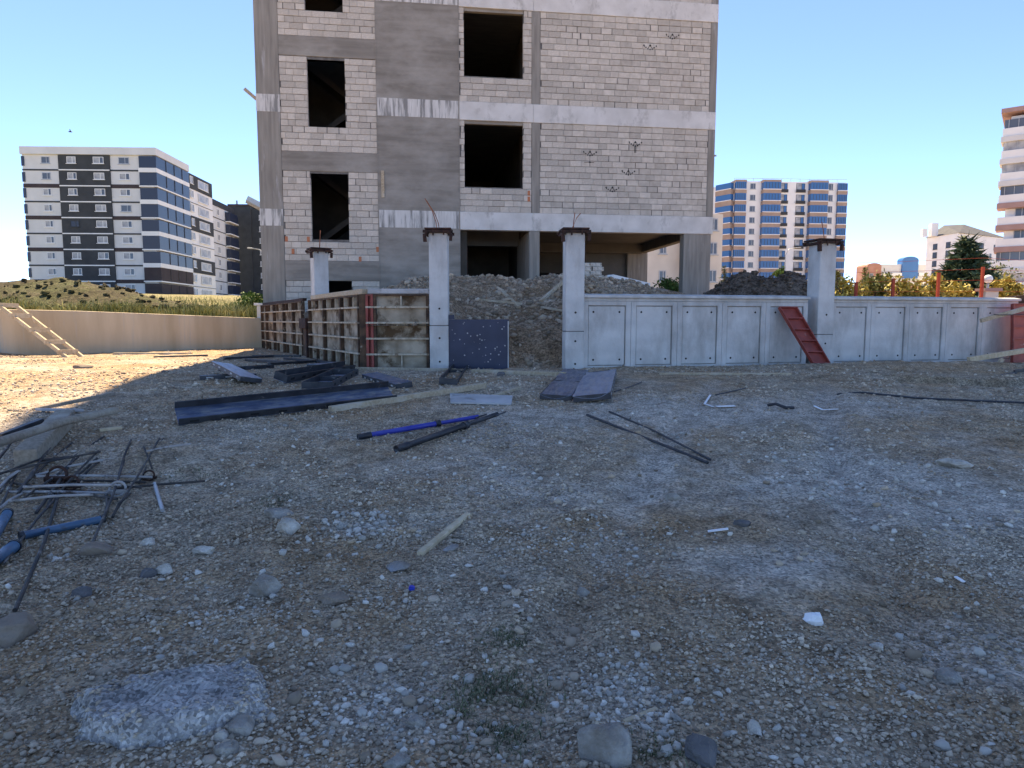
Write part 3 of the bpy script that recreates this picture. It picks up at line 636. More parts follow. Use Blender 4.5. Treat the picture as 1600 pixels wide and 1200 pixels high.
# --- the part facing us between the bend and the gateway post
x0 = P(572, 500, 12.3).x; x1 = P(584, 500, 12.3).x; x2 = P(670, 500, 12.3).x
FF = thing('formwork_section', 'mortar stained formwork with a red strip, left of the gateway post', 'formwork', (0, 12.36, .42))
form_panel(FF, x0, x1, .06, FH, [.36, .645, .93, 1.21], -1, red=True, stubs=0)
form_panel(FF, x1 + .004, x2, .06, FH, [.36, .645, .93, 1.21], -1, stubs=1)
tag(MB().bar((x1 - .1, 12.36, .42 + FH + .055), (x2 + .01, 12.36, .42 + FH + .055), .15, .09).build('coping_form', M['ply'], None, .012), 'pale grey board on top of the formwork with the red strip', 'board')
MB().box(x0 - .13, x0 - .003, -.03, .09, .06, FH).build('corner_post', M['formrust'], FF)
# dark blue sheet closing part of the gateway
xs0, xs1 = P(702, 500, 12.25).x, P(795, 500, 12.25).x
t = thing('shuttering_sheet', 'dark blue shuttering sheet speckled with mortar standing in the gateway', 'panel', ((xs0 + xs1) / 2, 12.12, .46)); hw = (xs1 - xs0) / 2
MB().box(-hw, hw, 0, .02, 0, .95).build('sheet', M['dblue'], t)
MB().box(hw - .02, hw, -.012, -.001, .01, .92).build('edge_strip', M['ply'], t); MB().box(-hw, -hw + .1, .0, .02, .952, 1.03).build('corner_piece', M['dblue'], t)
mb = MB(); R = random.Random(3)
for i in range(42): mb.disc((R.uniform(-hw + .05, hw - .05), 0, R.uniform(.06, .9)), (0, -1, 0), R.uniform(.005, .014), 6, .004)
mb.build('mortar_splashes', M['ply'], t)['kind'] = 'stuff'

# --- red form panel leaning on the wall
def red_ladder_form(bl_, br_, tl_, tr_, nrib, label):
    bl_, br_, tl_, tr_ = map(Vector, (bl_, br_, tl_, tr_)); t = thing('red_form', label, 'formwork', bl_)
    o = bl_; mb = MB(); nrm = (br_ - bl_).cross(tl_ - bl_).normalized()
    if nrm.y > 0: nrm = -nrm
    bl2, br2, tl2, tr2 = (v - o for v in (bl_, br_, tl_, tr_))
    th = nrm * -.012
    mb.add([bl2, br2, tr2, tl2, bl2 + th, br2 + th, tr2 + th, tl2 + th], [(0, 1, 2, 3), (4, 7, 6, 5), (0, 4, 5, 1), (1, 5, 6, 2), (2, 6, 7, 3), (3, 7, 4, 0)]); mb.build('face_sheet', M['red'], t)
    for p, q_ in ((bl2, tl2), (br2, tr2)): MB().bar(p + nrm * .03, q_ + nrm * .03, .02, .07, nrm).build('edge_frame', M['red'], t)
    for i in range(nrib + 1):
        k = i / nrib; p = bl2.lerp(tl2, k); q_ = br2.lerp(tr2, k); MB().bar(p + nrm * .032, q_ + nrm * .032, .02, .055, nrm).build('rib', M['red'], t)
    return t
wq = lambda px: wpt(px)
def onwall(px, z, off): p = wpt(px); n_ = Vector((WSL, -1, 0)).normalized(); return Vector((p.x, p.y, z)) + n_ * off
tb = onwall(1211, 1.62, .085); tb2 = onwall(1237, 1.62, .085); bb = onwall(1241, .50, .55); bb2 = onwall(1266, .50, .55)
bb.z = gz(bb.x, bb.y) + .0; bb2.z = gz(bb2.x, bb2.y) + .0
red_ladder_form(bb, bb2, tb, tb2, 5, 'red steel form panel leaning against the panelled wall')
rp = P(1584, 500, 13.75)
red_ladder_form((rp.x, 13.75, .55), (rp.x + .9, 13.95, .55), (rp.x, 13.85, 1.72), (rp.x + .9, 14.05, 1.72), 5, 'red steel form panel cut off by the right edge of the photo')
def beam_between(p, q_, w, h, m, name, label, cat, group=None, bevel=.006, roll=0):
    p, q_ = Vector(p), Vector(q_); c = (p + q_) / 2; d = (q_ - p) / 2
    o = MB().bar(-d, d, w, h, roll=roll).build(name, m, None, bevel); o.location = c; return tag(o, label, cat, group)
Yr = 12.3
beam_between(P(1513, 562, Yr), P(1660, 538, Yr + .4), .07, .09, M['freshwood'], 'timber_brace', 'lower timber brace poking in from the right edge', 'timber')
beam_between(P(1532, 501, Yr + .5), P(1660, 466, Yr + .5), .05, .08, M['wood'], 'timber_brace', 'upper timber brace with wire tied to it at the right edge', 'timber')
p0 = P(1558, 592, Yr); p0.z = gz(p0.x, Yr) - .05
beam_between(p0, P(1566, 560, Yr), .05, .07, M['wood'], 'timber_stake', 'short upright stake holding the lower timber brace', 'stake')
tag(MB().tube([P(1553, 491, Yr + .42), P(1560, 492, Yr + .44), P(1590, 492, Yr + .44), P(1640, 488, Yr + .45)], .008, 6).build('tie_wire', M['dsteel']), 'dark tie wire twisted round the upper timber brace', 'wire')
tag(MB().bar(P(1588, 462, 14.6), P(1588, 490, 14.6), .12, .4).box(11.6, 11.75, 14.5, 14.6, 1.0, 2.3).build('brown_board', M['formrust']), 'dark brown board standing behind the wall at the right edge', 'board')

# ================================================================== LEFT: RETAINING WALL, BANK, LADDER
RW = [Vector((-19.0, 14.2)), Vector((-14.2, 16.1)), Vector((-11.6, 18.3)), Vector((-7.75, 21.6))]
RT = [1.75, 1.70, 1.64, 1.45]
mb = MB(); vs = []
for i, p in enumerate(RW):
    d = (RW[min(i + 1, 3)] - RW[max(i - 1, 0)]).normalized(); nn = Vector((-d.y, d.x))
    for (o_, z) in ((0, 0), (0, RT[i]), (.28, RT[i] + .01), (.28, 0)): vs.append((p.x + nn.x * o_, p.y + nn.y * o_, z))
fs = []
for i in range(3):
    for k in range(4): fs.append((i * 4 + k, i * 4 + (k + 1) % 4, (i + 1) * 4 + (k + 1) % 4, (i + 1) * 4 + k))
fs += [(3, 2, 1, 0), (12, 13, 14, 15)]
mb.add(vs, fs)
tag(mb.build('retaining_wall', M['retain'], None, .015), 'tan streaked concrete retaining wall below the grassy bank on the left', 'wall')
# bank
K = 70; ts = np.linspace(0, 1, K); seg = np.array([0, .3, .52, 1.0])
bx_ = np.interp(ts, seg, [p.x for p in RW]); by_ = np.interp(ts, seg, [p.y for p in RW]); bz_ = np.interp(ts, seg, RT)
ang = np.interp(ts, [0, .5, 1], [math.radians(158), math.radians(132), math.radians(104)])
dd = np.array([.27] + list(np.arange(.5, 14, .35)) + geo(14, .5, 1.13, 330))
bX = bx_[None] + np.cos(ang)[None] * dd[:, None]; bY = by_[None] + np.sin(ang)[None] * dd[:, None]
def bankz(X, Y, zt, d):
    z = zt - .03 + .9 * sst((d - 2) / 16) * (.4 + .6 * sst((-X - 12) / 14)) + 3.4 * sst((d - 12) / 110) + .25 * fbm(X * .3, Y * .3, 3, 120) * sst(d / 3) + .1 * fbm(X * 1.5, Y * 1.5, 3, 124) * sst(d / 1.5)
    return z
bZ = bankz(bX, bY, bz_[None], dd[:, None])
structure(gridmesh('bank', bX, bY, bZ, M['bank']))
c = P(85, 470, 30)
heap('spoil_heap', (c.x - .6, 30, 1.9), 6.6, 3.4, 1.15, soil('grey_spoil', (.075, .065, .042), (.08, .085, .04), (.12, .105, .07), 1.0, .3), 'brown grey clods on the spoil heap above the bank', 140, 60, 700, .16, .35)
# grass on the bank
def blades(name, x, y, z, hgt, m, w=.012, lean=.5):
    n = len(x); a = RNG.uniform(0, 6.283, n); l = RNG.normal(0, lean, n) * hgt; b = RNG.uniform(0, 6.283, n)
    ww = w * RNG.uniform(.6, 1.4, n)
    V = np.zeros((n, 5, 3))
    ca, sa = np.cos(a) * ww, np.sin(a) * ww
    lx, ly = np.cos(b) * l, np.sin(b) * l
    V[:, 0] = np.stack([x - ca, y - sa, z - .02], -1); V[:, 1] = np.stack([x + ca, y + sa, z - .02], -1)
    V[:, 2] = np.stack([x + ca * .7 + lx * .35, y + sa * .7 + ly * .35, z + hgt * .6], -1); V[:, 3] = np.stack([x - ca * .7 + lx * .35, y - sa * .7 + ly * .35, z + hgt * .6], -1)
    V[:, 4] = np.stack([x + lx, y + ly, z + hgt], -1)
    i = (np.arange(n) * 5)[:, None]
    Fc = np.concatenate([i + np.array([0, 1, 2]), i + np.array([0, 2, 3]), i + np.array([3, 2, 4])])
    return link(name, rawmesh(name, V.reshape(-1, 3), Fc, m, 3))
n = 30000; ti = RNG.random(n); dg = .3 + 60 * RNG.random(n) ** 2.2
x = np.interp(ti, ts, bx_) + np.cos(np.interp(ti, ts, ang)) * dg; y = np.interp(ti, ts, by_) + np.sin(np.interp(ti, ts, ang)) * dg
z = bankz(x, y, np.interp(ti, ts, bz_), dg)
k = (fbm(x * .5, y * .5, 3, 150) + .1 * sst((dg - .5) / 3) > .05) & (x > -60)
x, y, z = x[k], y[k], z[k]
stuff(blades('grass', x, y, z, RNG.uniform(.06, .42, len(x)) * (.35 + 1.3 * vn(x * .9, y * .9, 160)), M['grass'], .014), 'sunlit dry green grass along the top of the retaining wall', 'grass')
# timber ladder
t = thing('wooden_ladder', 'pale wooden ladder leaning against the tan retaining wall', 'ladder', G(118, 560))
o = t.location.copy(); LY0, LY1 = 16.1, 16.9
la0 = P(107, 561, LY0) - o; la1 = P(-3, 476, LY1) - o; lb0 = P(131, 561, LY0 + .25) - o; lb1 = P(24, 477, LY1 + .25) - o
for p, q_ in ((la0, la1), (lb0, lb1)): p.z = gz((p + o).x, (p + o).y) - o.z - .03; MB().bar(p, q_, .05, .09).build('rail', M['freshwood'], t, .004)
for k in (.1, .28, .5, .77, .97):
    p = la0.lerp(la1, k); q_ = lb0.lerp(lb1, k); d = (q_ - p); MB().bar(p - d * .15 + Vector((0, -.06, .03)), q_ + d * .2 + Vector((0, -.06, .03)), .035, .11).build('rung', M['freshwood'], t, .004)

# ================================================================== THINGS LYING IN THE YARD
def settle(p, q_, up): return G(*p, up), G(*q_, up)
def gtimber(p, q_, w, h, m, name, label, cat, group=None, roll=0, lift=0, bevel=.005):
    a, b = settle(p, q_, h / 2 - .006 + lift); return beam_between(a, b, w, h, m, name, label, cat, group, bevel, roll)
gtimber((516, 640), (757, 603), .09, .075, M['wood'], 'timber_beam', 'long pale timber beam lying right of the steel channel', 'timber')
gtimber((771, 619), (812, 606), .05, .04, M['wood'], 'timber_stick', 'short pale stick lying behind the grey board', 'timber')
gtimber((545, 577), (712, 578), .07, .06, M['wood'], 'timber_rail', 'long timber rail along the foot of the formwork', 'timber')
gtimber((738, 580), (884, 585), .07, .07, M['wood'], 'timber_rail', 'long timber rail across the foot of the gateway', 'timber')
gtimber((1030, 583), (1236, 585), .05, .05, M['wood'], 'timber_rail', 'thin timber rail along the foot of the panelled wall', 'timber')
gtimber((656, 866), (731, 804), .042, .03, M['freshwood'], 'wooden_stake', 'short pale wooden stake lying alone in the yard', 'stake')
gtimber((40, 716), (103, 652), .17, .15, M['oldwood'], 'timber_baulk', 'thick square timber baulk under the pole on the left', 'timber', bevel=.012)
gtimber((975, 1128), (1027, 1107), .02, .012, M['freshwood'], 'wood_scrap', 'flat wood scrap among the white chips in the foreground', 'wood scrap')
gtimber((924, 1112), (936, 1140), .018, .012, M['freshwood'], 'wood_scrap', 'small upright-lying wood sliver left of the white chips', 'wood scrap')
gtimber((1128, 1155), (1140, 1130), .016, .012, M['rubble'], 'wood_scrap', 'reddish wood sliver right of the dark foreground rock', 'wood scrap')
gtimber((155, 672), (190, 668), .07, .03, M['freshwood'], 'wood_offcut', 'yellowish wood offcut right of the pole on the left', 'wood scrap')
gtimber((60, 640), (126, 641), .12, .03, M['ply'], 'grey_board', 'grey board lying behind the pole on the left', 'board', lift=.02)
gtimber((0, 681), (66, 661), .07, .04, M['dsteel'], 'dark_bar', 'dark flat bar left of the square timber baulk', 'bar', lift=.02)
gtimber((-40, 648), (178, 615), .045, .04, M['oldwood'], 'timber_batten', 'long thin batten on the edge of the sunlit ground', 'timber', lift=.02)
gtimber((178, 553), (300, 552), .10, .06, M['wood'], 'timber_rail', 'timber rail along the foot of the tan retaining wall', 'timber')
gtimber((240, 558), (325, 555), .05, .04, M['dsteel'], 'dark_bar', 'dark bar near the foot of the tan retaining wall', 'bar')
a, b = G(-10, 694, .30), G(181, 639, .13)
tag(MB().tube([a, a.lerp(b, .5) + Vector((0, 0, .03)), b], .038, 10).build('wooden_pole', M['oldwood'], None, 0, True), 'round grey pole lying across the square timber on the left', 'pole')
# grey board by the long timber
def sheet(corners, th, m, name, label, cat, lift=.01):
    p = [G(*c_) for c_ in corners]; zc = max(v.z for v in p) + lift; o = sum(p, Vector()) / len(p); o.z = min(v.z for v in p)
    n_ = len(p); v = [(q_.x - o.x, q_.y - o.y, q_.z + lift - o.z) for q_ in p] + [(q_.x - o.x, q_.y - o.y, q_.z + lift + th - o.z) for q_ in p]
    mb = MB().add(v, [tuple(reversed(range(n_))), tuple(range(n_, 2 * n_))] + [(i, (i + 1) % n_, n_ + (i + 1) % n_, n_ + i) for i in range(n_)])
    ob = mb.build(name, m, None, .003); ob.location = o; return tag(ob, label, cat)
sheet([(704, 632), (799, 634), (801, 622), (703, 618)], .02, M['ply'], 'plywood_board', 'thin pale grey board lying flat below the long timber', 'board')
# steel form trays and channels: base sheet, two flanges, end plates
def tray(p, q_, w, h, label, name='form_tray', m='steel', m2='dsteel', ends=(1, 1), flip=False, tilt=0, lift=0, slots=True, ribs=1, cat='formwork', group=None, zlift=(0, 0), bend=0):
    a, b = G(*p, lift + zlift[0]), G(*q_, lift + zlift[1]); L_ = (b - a).length; d = (b - a).normalized()
    o = thing(name, label, cat, a, 0, group)
    r = d.cross(Vector((0, 0, 1))).normalized(); u = r.cross(d)
    rot_ = Matrix((d, -r, u)).transposed().to_4x4() @ Matrix.Rotation(tilt, 4, 'X')
    o.rotation_euler = rot_.to_euler()
    s = -1 if flip else 1
    zf = h if flip else 0
    if flip:
        nx, ny = 18, 8; vs = []; wob = .018 if bend else .005
        for jj in range(ny + 1):
            for ii in range(nx + 1):
                fx, fy = ii / nx, jj / ny; e_ = (2 * fx - 1) ** 2
                dz_ = wob * 2 * float(fbm(np.array(fx * 5 + w * 31), np.array(fy * 3 + L_ * 17), 2, 33)) - bend * .05 * max(0, .25 - fx) * 4 * math.sin(fy * 3.1)
                vs.append((fx * L_, -w / 2 + fy * w, zf + dz_))
        sm = MB().add(vs, [(jj * (nx + 1) + ii, jj * (nx + 1) + ii + 1, (jj + 1) * (nx + 1) + ii + 1, (jj + 1) * (nx + 1) + ii) for jj in range(ny) for ii in range(nx)]).build('base_sheet', M[m], o)
        so = sm.modifiers.new('thickness', 'SOLIDIFY'); so.thickness = .006
    else: MB().box(0, L_, -w / 2, w / 2, 0, .006).build('base_sheet', M[m], o)
    for y in (-w / 2, w / 2 - .012):
        f = MB().box(.001, L_ - .001, y, y + .012, .0065 if not flip else 0, h - .0065 if flip else h).build('flange', M[m2], o)
        if slots:
            mb = MB(); yy = y - .002 if y < 0 else y + .014
            n_ = max(3, int(L_ / .28))
            for i in range(n_): x = L_ * (i + .5) / n_; mb.box(x - .045, x + .045, min(yy, yy + .0035), max(yy, yy + .0035), h * .35, h * .65)
            mb.build('slots', M['hole'] if not flip else M['ply'], f)['kind'] = 'stuff'
    for i, x in enumerate((0, L_ - .012)):
        if ends[i]: MB().box(x + (.001 if i == 0 else -.001), x + .011, -w / 2 + .013, w / 2 - .013, .0065 if not flip else 0, h if not flip else h - .0065).build('end_plate', M[m2], o)
    for i in range(ribs):
        x = L_ * (i + 1) / (ribs + 1); MB().box(x - .006, x + .006, -w / 2 + .013, w / 2 - .013, .0065 if not flip else 0, (h * .8) if not flip else h - .0065).build('rib', M[m2], o)
    return o
tray((276, 652), (612, 615), .30, .085, 'long dark blue steel channel lying across the left of the yard', 'steel_channel', 'steel', 'dsteel', ribs=0, ends=(0, 0), tilt=.55, lift=.08)
tray((345, 573), (392, 597), .30, .07, 'pale blue topped steel panel tilted on a dark one', 'steel_form', 'lsteel', 'dsteel', flip=True, lift=.10, tilt=-.18, zlift=(.02, -.06))
tray((312, 594), (400, 590), .16, .06, 'dark steel panel lying under the pale blue topped panel', 'steel_form', 'dsteel', 'dsteel', flip=True)
tray((437, 594), (545, 577), .22, .12, 'blue grey steel channel behind the open steel tray', 'steel_channel', 'lsteel', 'dsteel', ribs=0, ends=(1, 0), tilt=.3, lift=.035)
tray((495, 607), (540, 586), .42, .10, 'open blue grey steel tray facing up in the pile', 'steel_tray', 'lsteel', 'dsteel')
tray((578, 590), (632, 607), .24, .08, 'dark edged steel panel right of the open tray', 'steel_form', 'steel', 'dsteel', flip=True, tilt=.12)
tray((700, 601), (722, 573), .26, .09, 'dark narrow steel tray in front of the gateway post', 'steel_tray', 'dsteel', 'dsteel', tilt=.1)
tray((868, 626), (900, 584), .40, .07, 'blue topped steel panel, left one of the pair before the right gateway post', 'steel_form', 'steel', 'dsteel', flip=True, tilt=.05, bend=1)
tray((925, 626), (940, 586), .46, .08, 'blue topped steel panel, right one of the pair before the right gateway post', 'steel_form', 'lsteel', 'dsteel', flip=True, tilt=-.12, lift=.03, bend=1)
tray((345, 580), (425, 575), .12, .06, 'thin dark channel between the pale panel and the formwork', 'steel_channel', 'dsteel', 'dsteel', ribs=0)
tray((490, 573), (540, 569), .3, .05, 'flat steel panel at the foot of the receding formwork', 'steel_form', 'lsteel', 'dsteel', flip=True)
for i, (p, q_) in enumerate((((395, 556), (470, 556)), ((385, 562), (455, 566)), ((350, 560), (430, 556)), ((420, 569), (500, 564)), ((445, 560), (530, 568)))):
    a, b = settle(p, q_, .03); beam_between(a, b, .07, .05, M['dsteel'], 'steel_bar', 'dark steel bar in the row at the foot of the receding formwork', 'bar', 'dark bars at the foot of the formwork', .003)
# props
def pipe(pts, r, m, name, label, cat, group=None, n=10):
    return tag(MB().tube(pts, r, n).build(name, m, None, 0, False), label, cat, group)
def prop(p, q_, r, m, label):
    a, b = G(*p, r), G(*q_, r + .03); t = thing('steel_prop', label, 'prop', a); d = b - a
    MB().tube([d * .10, d * .62], r, 12).build('outer_tube', M[m], t, 0, True); MB().tube([d * -.0, d * .10], r * 1.15, 12).build('foot_sleeve', M['black'], t, 0, True)
    MB().tube([d * .62, d * .66], r * 1.35, 12).build('collar', M['black'], t, 0, True); MB().tube([d * .66, d * 1.0], r * .8, 12).build('inner_tube', M['black'] if m == 'black' else M[m], t, 0, True)
    MB().tube([d * .96 + Vector((.02, -.04, 0)), d * .99 + Vector((.10, .06, .02))], .008, 6).build('pin', M['dsteel'], t)
prop((559, 681), (747, 651), .027, 'bpipe', 'bright blue steel prop lying in the middle of the yard')
prop((619, 702), (777, 647), .03, 'black', 'dark steel prop crossing the bright blue prop')
a, b = G(917, 648, .013), G(1106, 723, .013); pipe([a, a.lerp(b, .5), b], .013, M['black'], 'black_rod', 'thicker black rod, nearer of the two right of centre', 'rod')
a, b = G(952, 643, .010), G(1110, 718, .010); pipe([a, a.lerp(b, .5) + Vector((.02, 0, .01)), b], .010, M['black'], 'black_rod', 'thinner black rod, farther of the two right of centre', 'rod')
# tangle of bars at the left
zz = lambda x, y: (x * .2625, 640 + y * .2625)
bars = [((620, 160), (430, 285)), ((440, 290), (215, 615)), ((780, 180), (705, 395)), ((950, 170), (670, 635)), ((972, 175), (828, 425)), ((375, 480), (20, 920)), ((345, 520), (90, 1195)),
        ((0, 380), (600, 250)), ((690, 470), (1220, 425)), ((855, 220), (905, 350)), ((630, 500), (620, 650)), ((775, 500), (670, 640)), ((590, 310), (490, 400)), ((120, 320), (430, 280)), ((110, 370), (0, 500)), ((250, 290), (-40, 400))]
RT_ = random.Random(12)
for i in range(14):
    cx_, cy_ = RT_.uniform(0, 700), RT_.uniform(240, 620); an_ = RT_.choice((.05, -.15, 2.1, 2.25, 1.95)) + RT_.uniform(-.15, .15); l_ = RT_.uniform(120, 330)
    bars.append(((cx_ - math.cos(an_) * l_, cy_ - math.sin(an_) * l_ * .8), (cx_ + math.cos(an_) * l_, cy_ + math.sin(an_) * l_ * .8)))
for i, (p, q_) in enumerate(bars):
    l = .010 + .009 * (i % 4); a, b = G(*zz(*p), l), G(*zz(*q_), l + .01); m_ = a.lerp(b, .5) + Vector((random.uniform(-.02, .02), 0, random.uniform(-.005, .015)))
    pipe([a, m_, b], random.choice((.008, .009, .011)), M['rod'], 'steel_bar', 'dark steel bar in the tangle on the left of the yard', 'bar', 'dark bars in the tangle on the left', 8)
for i, (p, q_) in enumerate([((210, 392), (620, 300)), ((220, 398), (905, 402)), ((140, 460), (720, 450)), ((50, 490), (650, 497)), ((60, 545), (560, 505)), ((870, 250), (1135, 225)), ((130, 500), (0, 590)), ((0, 460), (110, 365))]):
    l = .03 + .02 * (i % 3); a, b = G(*zz(*p), l), G(*zz(*q_), l + .01); m_ = a.lerp(b, .5) + Vector((0, random.uniform(-.02, .02), .01))
    pipe([a, m_, b], .010, M['prod'], 'tie_rod', 'pale mortar crusted rod in the tangle on the left of the yard', 'rod', 'pale rods in the tangle on the left', 8)
a, b = G(*zz(920, 440), .03), G(*zz(968, 600), .02); pipe([a, b], .014, M['galv'], 'short_pipe', 'short pale metal pipe sticking out of the tangle of bars', 'pipe')
def blue_pipe(p, q_, r, label):
    a, b = G(*p, r + .02), G(*q_, r + .01); t = thing('blue_pipe', label, 'pipe', a); d = b - a
    MB().tube([(0, 0, 0), d], r, 12).build('tube', M['tpipe'], t, 0, True); MB().tube([d * -.02, d * .03], r * 1.15, 12).build('end_collar', M['black'], t, 0, True); MB().tube([d * .97, d * 1.02], r * 1.15, 12).build('end_collar', M['black'], t, 0, True)
blue_pipe(zz(125, 752), zz(612, 652), .026, 'light blue steel pipe lying across the tangle of bars')
blue_pipe(zz(-60, 800), zz(45, 615), .03, 'upper light blue pipe stub at the left edge of the photo')
blue_pipe(zz(-60, 920), zz(85, 812), .034, 'lower light blue pipe stub at the left edge of the photo')
def clamp(px, r, label, m='rust'):
    c_ = G(*px, r * .8); t = thing('clamp', label, 'clamp', (c_.x, c_.y, c_.z - r * .8))
    MB().tube([Vector((math.cos(k * .42) * r, math.sin(k * .42) * .3 * r, r * .85 + math.sin(k * .42) * r * .85)) for k in range(15)], r * .16, 6, False).build('ring', M[m], t, 0, True)
    MB().bar((-r * 1.3, 0, r * .5), (r * 1.3, .01, r * .5), r * .5, r * .5).build('lug', M[m], t, .004)
clamp(zz(340, 395), .075, 'rusty brown clamp on the left of the tangle of bars'); clamp(zz(700, 475), .06, 'pale ring clamp in the middle of the tangle of bars', 'prod'); clamp(zz(885, 390), .045, 'small rusty clamp at the right of the tangle of bars')
clamp(zz(420, 440), .06, 'rusty clamp lying between the bars left of the ring clamp')
# cable, wires and strips on the right
pipe([G(x_, y_, .012) for x_, y_ in ((1308, 616), (1345, 613), (1385, 617), (1440, 621), (1520, 626), (1640, 631))], .014, M['dsteel'], 'cable', 'dark cable lying across the ground on the right', 'cable', n=6)
def strip(pts, label, w=.03):
    p = [G(x_, y_, .02) for x_, y_ in pts]; mb = MB()
    for a, b in zip(p[:-1], p[1:]): mb.bar(a, b, w, .006)
    tag(mb.build('plastic_strip', M['plastic']), label, 'plastic scrap')
strip([(1110, 617), (1101, 631), (1114, 635)], 'bent white plastic strip right of the steel panels', .025)
strip([(1120, 635), (1148, 634)], 'flat white scrap right of the bent white strip', .08)
strip([(1272, 634), (1285, 640), (1310, 639)], 'curved pale strip right of the white plastic scraps', .03)
strip([(1106, 830), (1138, 826)], 'flat pale splinter in the right of the yard', .03)
strip([(1493, 901), (1506, 909)], 'small white scrap near the right edge', .018)
pipe([G(1118, 617, .01), G(1150, 611, .01), G(1165, 606, .02)], .008, M['dsteel'], 'wire', 'thin dark wire left of the curved strip by the wall', 'wire', n=6)
pipe([G(960, 612, .01), G(985, 604, .02), G(1002, 597, .01)], .008, M['dsteel'], 'wire', 'thin dark wire beside the pair of blue topped panels', 'wire', n=6)
pipe([G(1200, 633, .02), G(1212, 631, .05), G(1228, 637, .02), G(1240, 637, .01)], .018, M['black'], 'hose_piece', 'short black hose piece on the right of the yard', 'hose')
a, b = G(1428, 594), G(1640, 603); c_ = a.lerp(b, .5)  # dark boards added to stand in for the black shade in the trench
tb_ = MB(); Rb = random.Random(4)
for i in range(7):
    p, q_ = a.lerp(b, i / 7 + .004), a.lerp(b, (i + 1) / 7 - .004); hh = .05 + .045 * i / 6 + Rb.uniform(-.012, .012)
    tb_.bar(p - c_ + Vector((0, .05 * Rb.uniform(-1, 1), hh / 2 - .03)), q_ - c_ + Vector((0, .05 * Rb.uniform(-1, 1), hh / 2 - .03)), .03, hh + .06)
o = tb_.build('trench_shade_boards', M['black'], None, .004); o.location = c_; tag(o, 'dark boards standing in for the shade of the shallow trench at the right edge', 'shade strip'); o['kind'] = 'stuff'
# wood on the mound
def mtimber(p, q_, Yp, Yq, w, label):
    a = P(*p, Yp); b = P(*q_, Yq)
    for v in (a, b):
        v.z = max(v.z, float(fillz(v.x, v.y)) + w * .3)
    beam_between(a, b, w, w * .7, M['wood'], 'timber_piece', label, 'timber', None, .004)
def mound_pt(x, y):
    for Yq in np.arange(12.2, 19, .05):
        p = P(x, y, Yq)
        if p.z < float(fillz(p.x, p.y)): return Yq
    return 16.5
for p, q_, w, lab in (((749, 469), (816, 475), .075, 'timber piece lying level on the earth mound in the gateway'), ((780, 452), (811, 481), .085, 'timber piece sloping down right on the earth mound'),
                      ((845, 472), (884, 437), .085, 'timber piece rising towards the right gateway post on the mound'), ((846, 480), (884, 487), .06, 'timber piece low beside the right gateway post on the mound')):
    mtimber(p, q_, mound_pt(*p) - .05, mound_pt(*q_) - .05, w, lab)
# stack of white blocks and lying white beam in front of the ground floor
sx = P(911, 440, 18.6); sb = float(fillz(sx.x, 18.6))
for r_ in range(5):
    for c_ in range(3):
        q_ = MB().box(-.15, .15, -.1, .1, 0, .105).build('white_block', M['palerock'], None, .008)
        q_.location = (sx.x - .27 + c_ * .31 + random.uniform(-.02, .02) + (.04 if r_ % 2 else 0), 18.6 + random.uniform(-.02, .02), sb - .03 + r_ * .11); q_.rotation_euler = (0, 0, random.uniform(-.08, .08))
        tag(q_, 'white building block in the stack behind the right gateway post', 'block', 'stacked white blocks')
a, b = P(953, 440, 17.6), P(1011, 437, 18.2)
for v in (a, b): v.z = float(fillz(v.x, v.y)) + .10
beam_between(a, b, .26, .14, M['white'], 'white_beam', 'long white beam lying behind the panelled wall below the open ground floor', 'beam', None, .01)
# ---- stones
from mathutils import noise as mn
import bmesh
def rock(px, wpx, m, label, flat=.6, seed=0, asp=1.0, sink=.3, name='rock', cuts=3, cat='rock', rz=0, amp=.35):
    c_ = G(*px); s = wpx / F * Vector((c_.x, c_.y, c_.z - CZ)).length / 2
    bm = bmesh.new(); bmesh.ops.create_icosphere(bm, subdivisions=4, radius=1); R = random.Random(seed)
    off = Vector((R.uniform(-9, 9), R.uniform(-9, 9), R.uniform(-9, 9)))
    pl = [(Vector((R.gauss(0, 1), R.gauss(0, 1), R.gauss(0, .8))).normalized(), R.uniform(.55, .82)) for i in range(cuts * 3)]
    for v in bm.verts:
        p = v.co.copy(); p *= 1 + amp * mn.noise(p * 1.1 + off) + .12 * mn.noise(p * 3 + off) + .05 * mn.noise(p * 8 + off)
        for n_, d in pl:
            e_ = p.dot(n_) - d
            if e_ > 0: p -= n_ * e_ * .96
        p *= 1 + .035 * mn.noise(p * 7 + off) + .03 * mn.noise(p * 16 + off)
        v.co = Vector((p.x * s, p.y * s * asp, p.z * s * flat))
    me = bpy.data.meshes.new(name); bm.to_mesh(me); bm.free(); me.materials.append(m)
    me.polygons.foreach_set('use_smooth', [seed % 2 == 0] * len(me.polygons))
    o = link(name, me, None, (c_.x, c_.y, c_.z + s * flat * (1 - 2 * sink) * .6), rz); return tag(o, label, cat)
c_ = G(275, 1100); n = 90; u = np.linspace(-1, 1, n); ux, uy = np.meshgrid(u, u); ca_, sa_ = math.cos(.3), math.sin(.3)
LX = c_.x + (ux * ca_ - uy * sa_) * .36; LYY = c_.y + (ux * sa_ + uy * ca_) * .27
ed = 1 - (np.abs(ux) ** 2.6 + np.abs(uy) ** 2.6) ** (1 / 2.6) + .55 * fbm(LX * 5, LYY * 5, 3, 201) + .12 * fbm(LX * 22, LYY * 22, 2, 204)
LZ = gh(LX, LYY) - .02 + .085 * sst(ed / .22) * (.65 + .5 * uy * -.6 + .6 * (fbm(LX * 4, LYY * 4, 2, 206) + .3)) + .06 * fbm(LX * 12, LYY * 12, 3, 208) * sst(ed / .25) + .012 * fbm(LX * 50, LYY * 50, 2, 210)
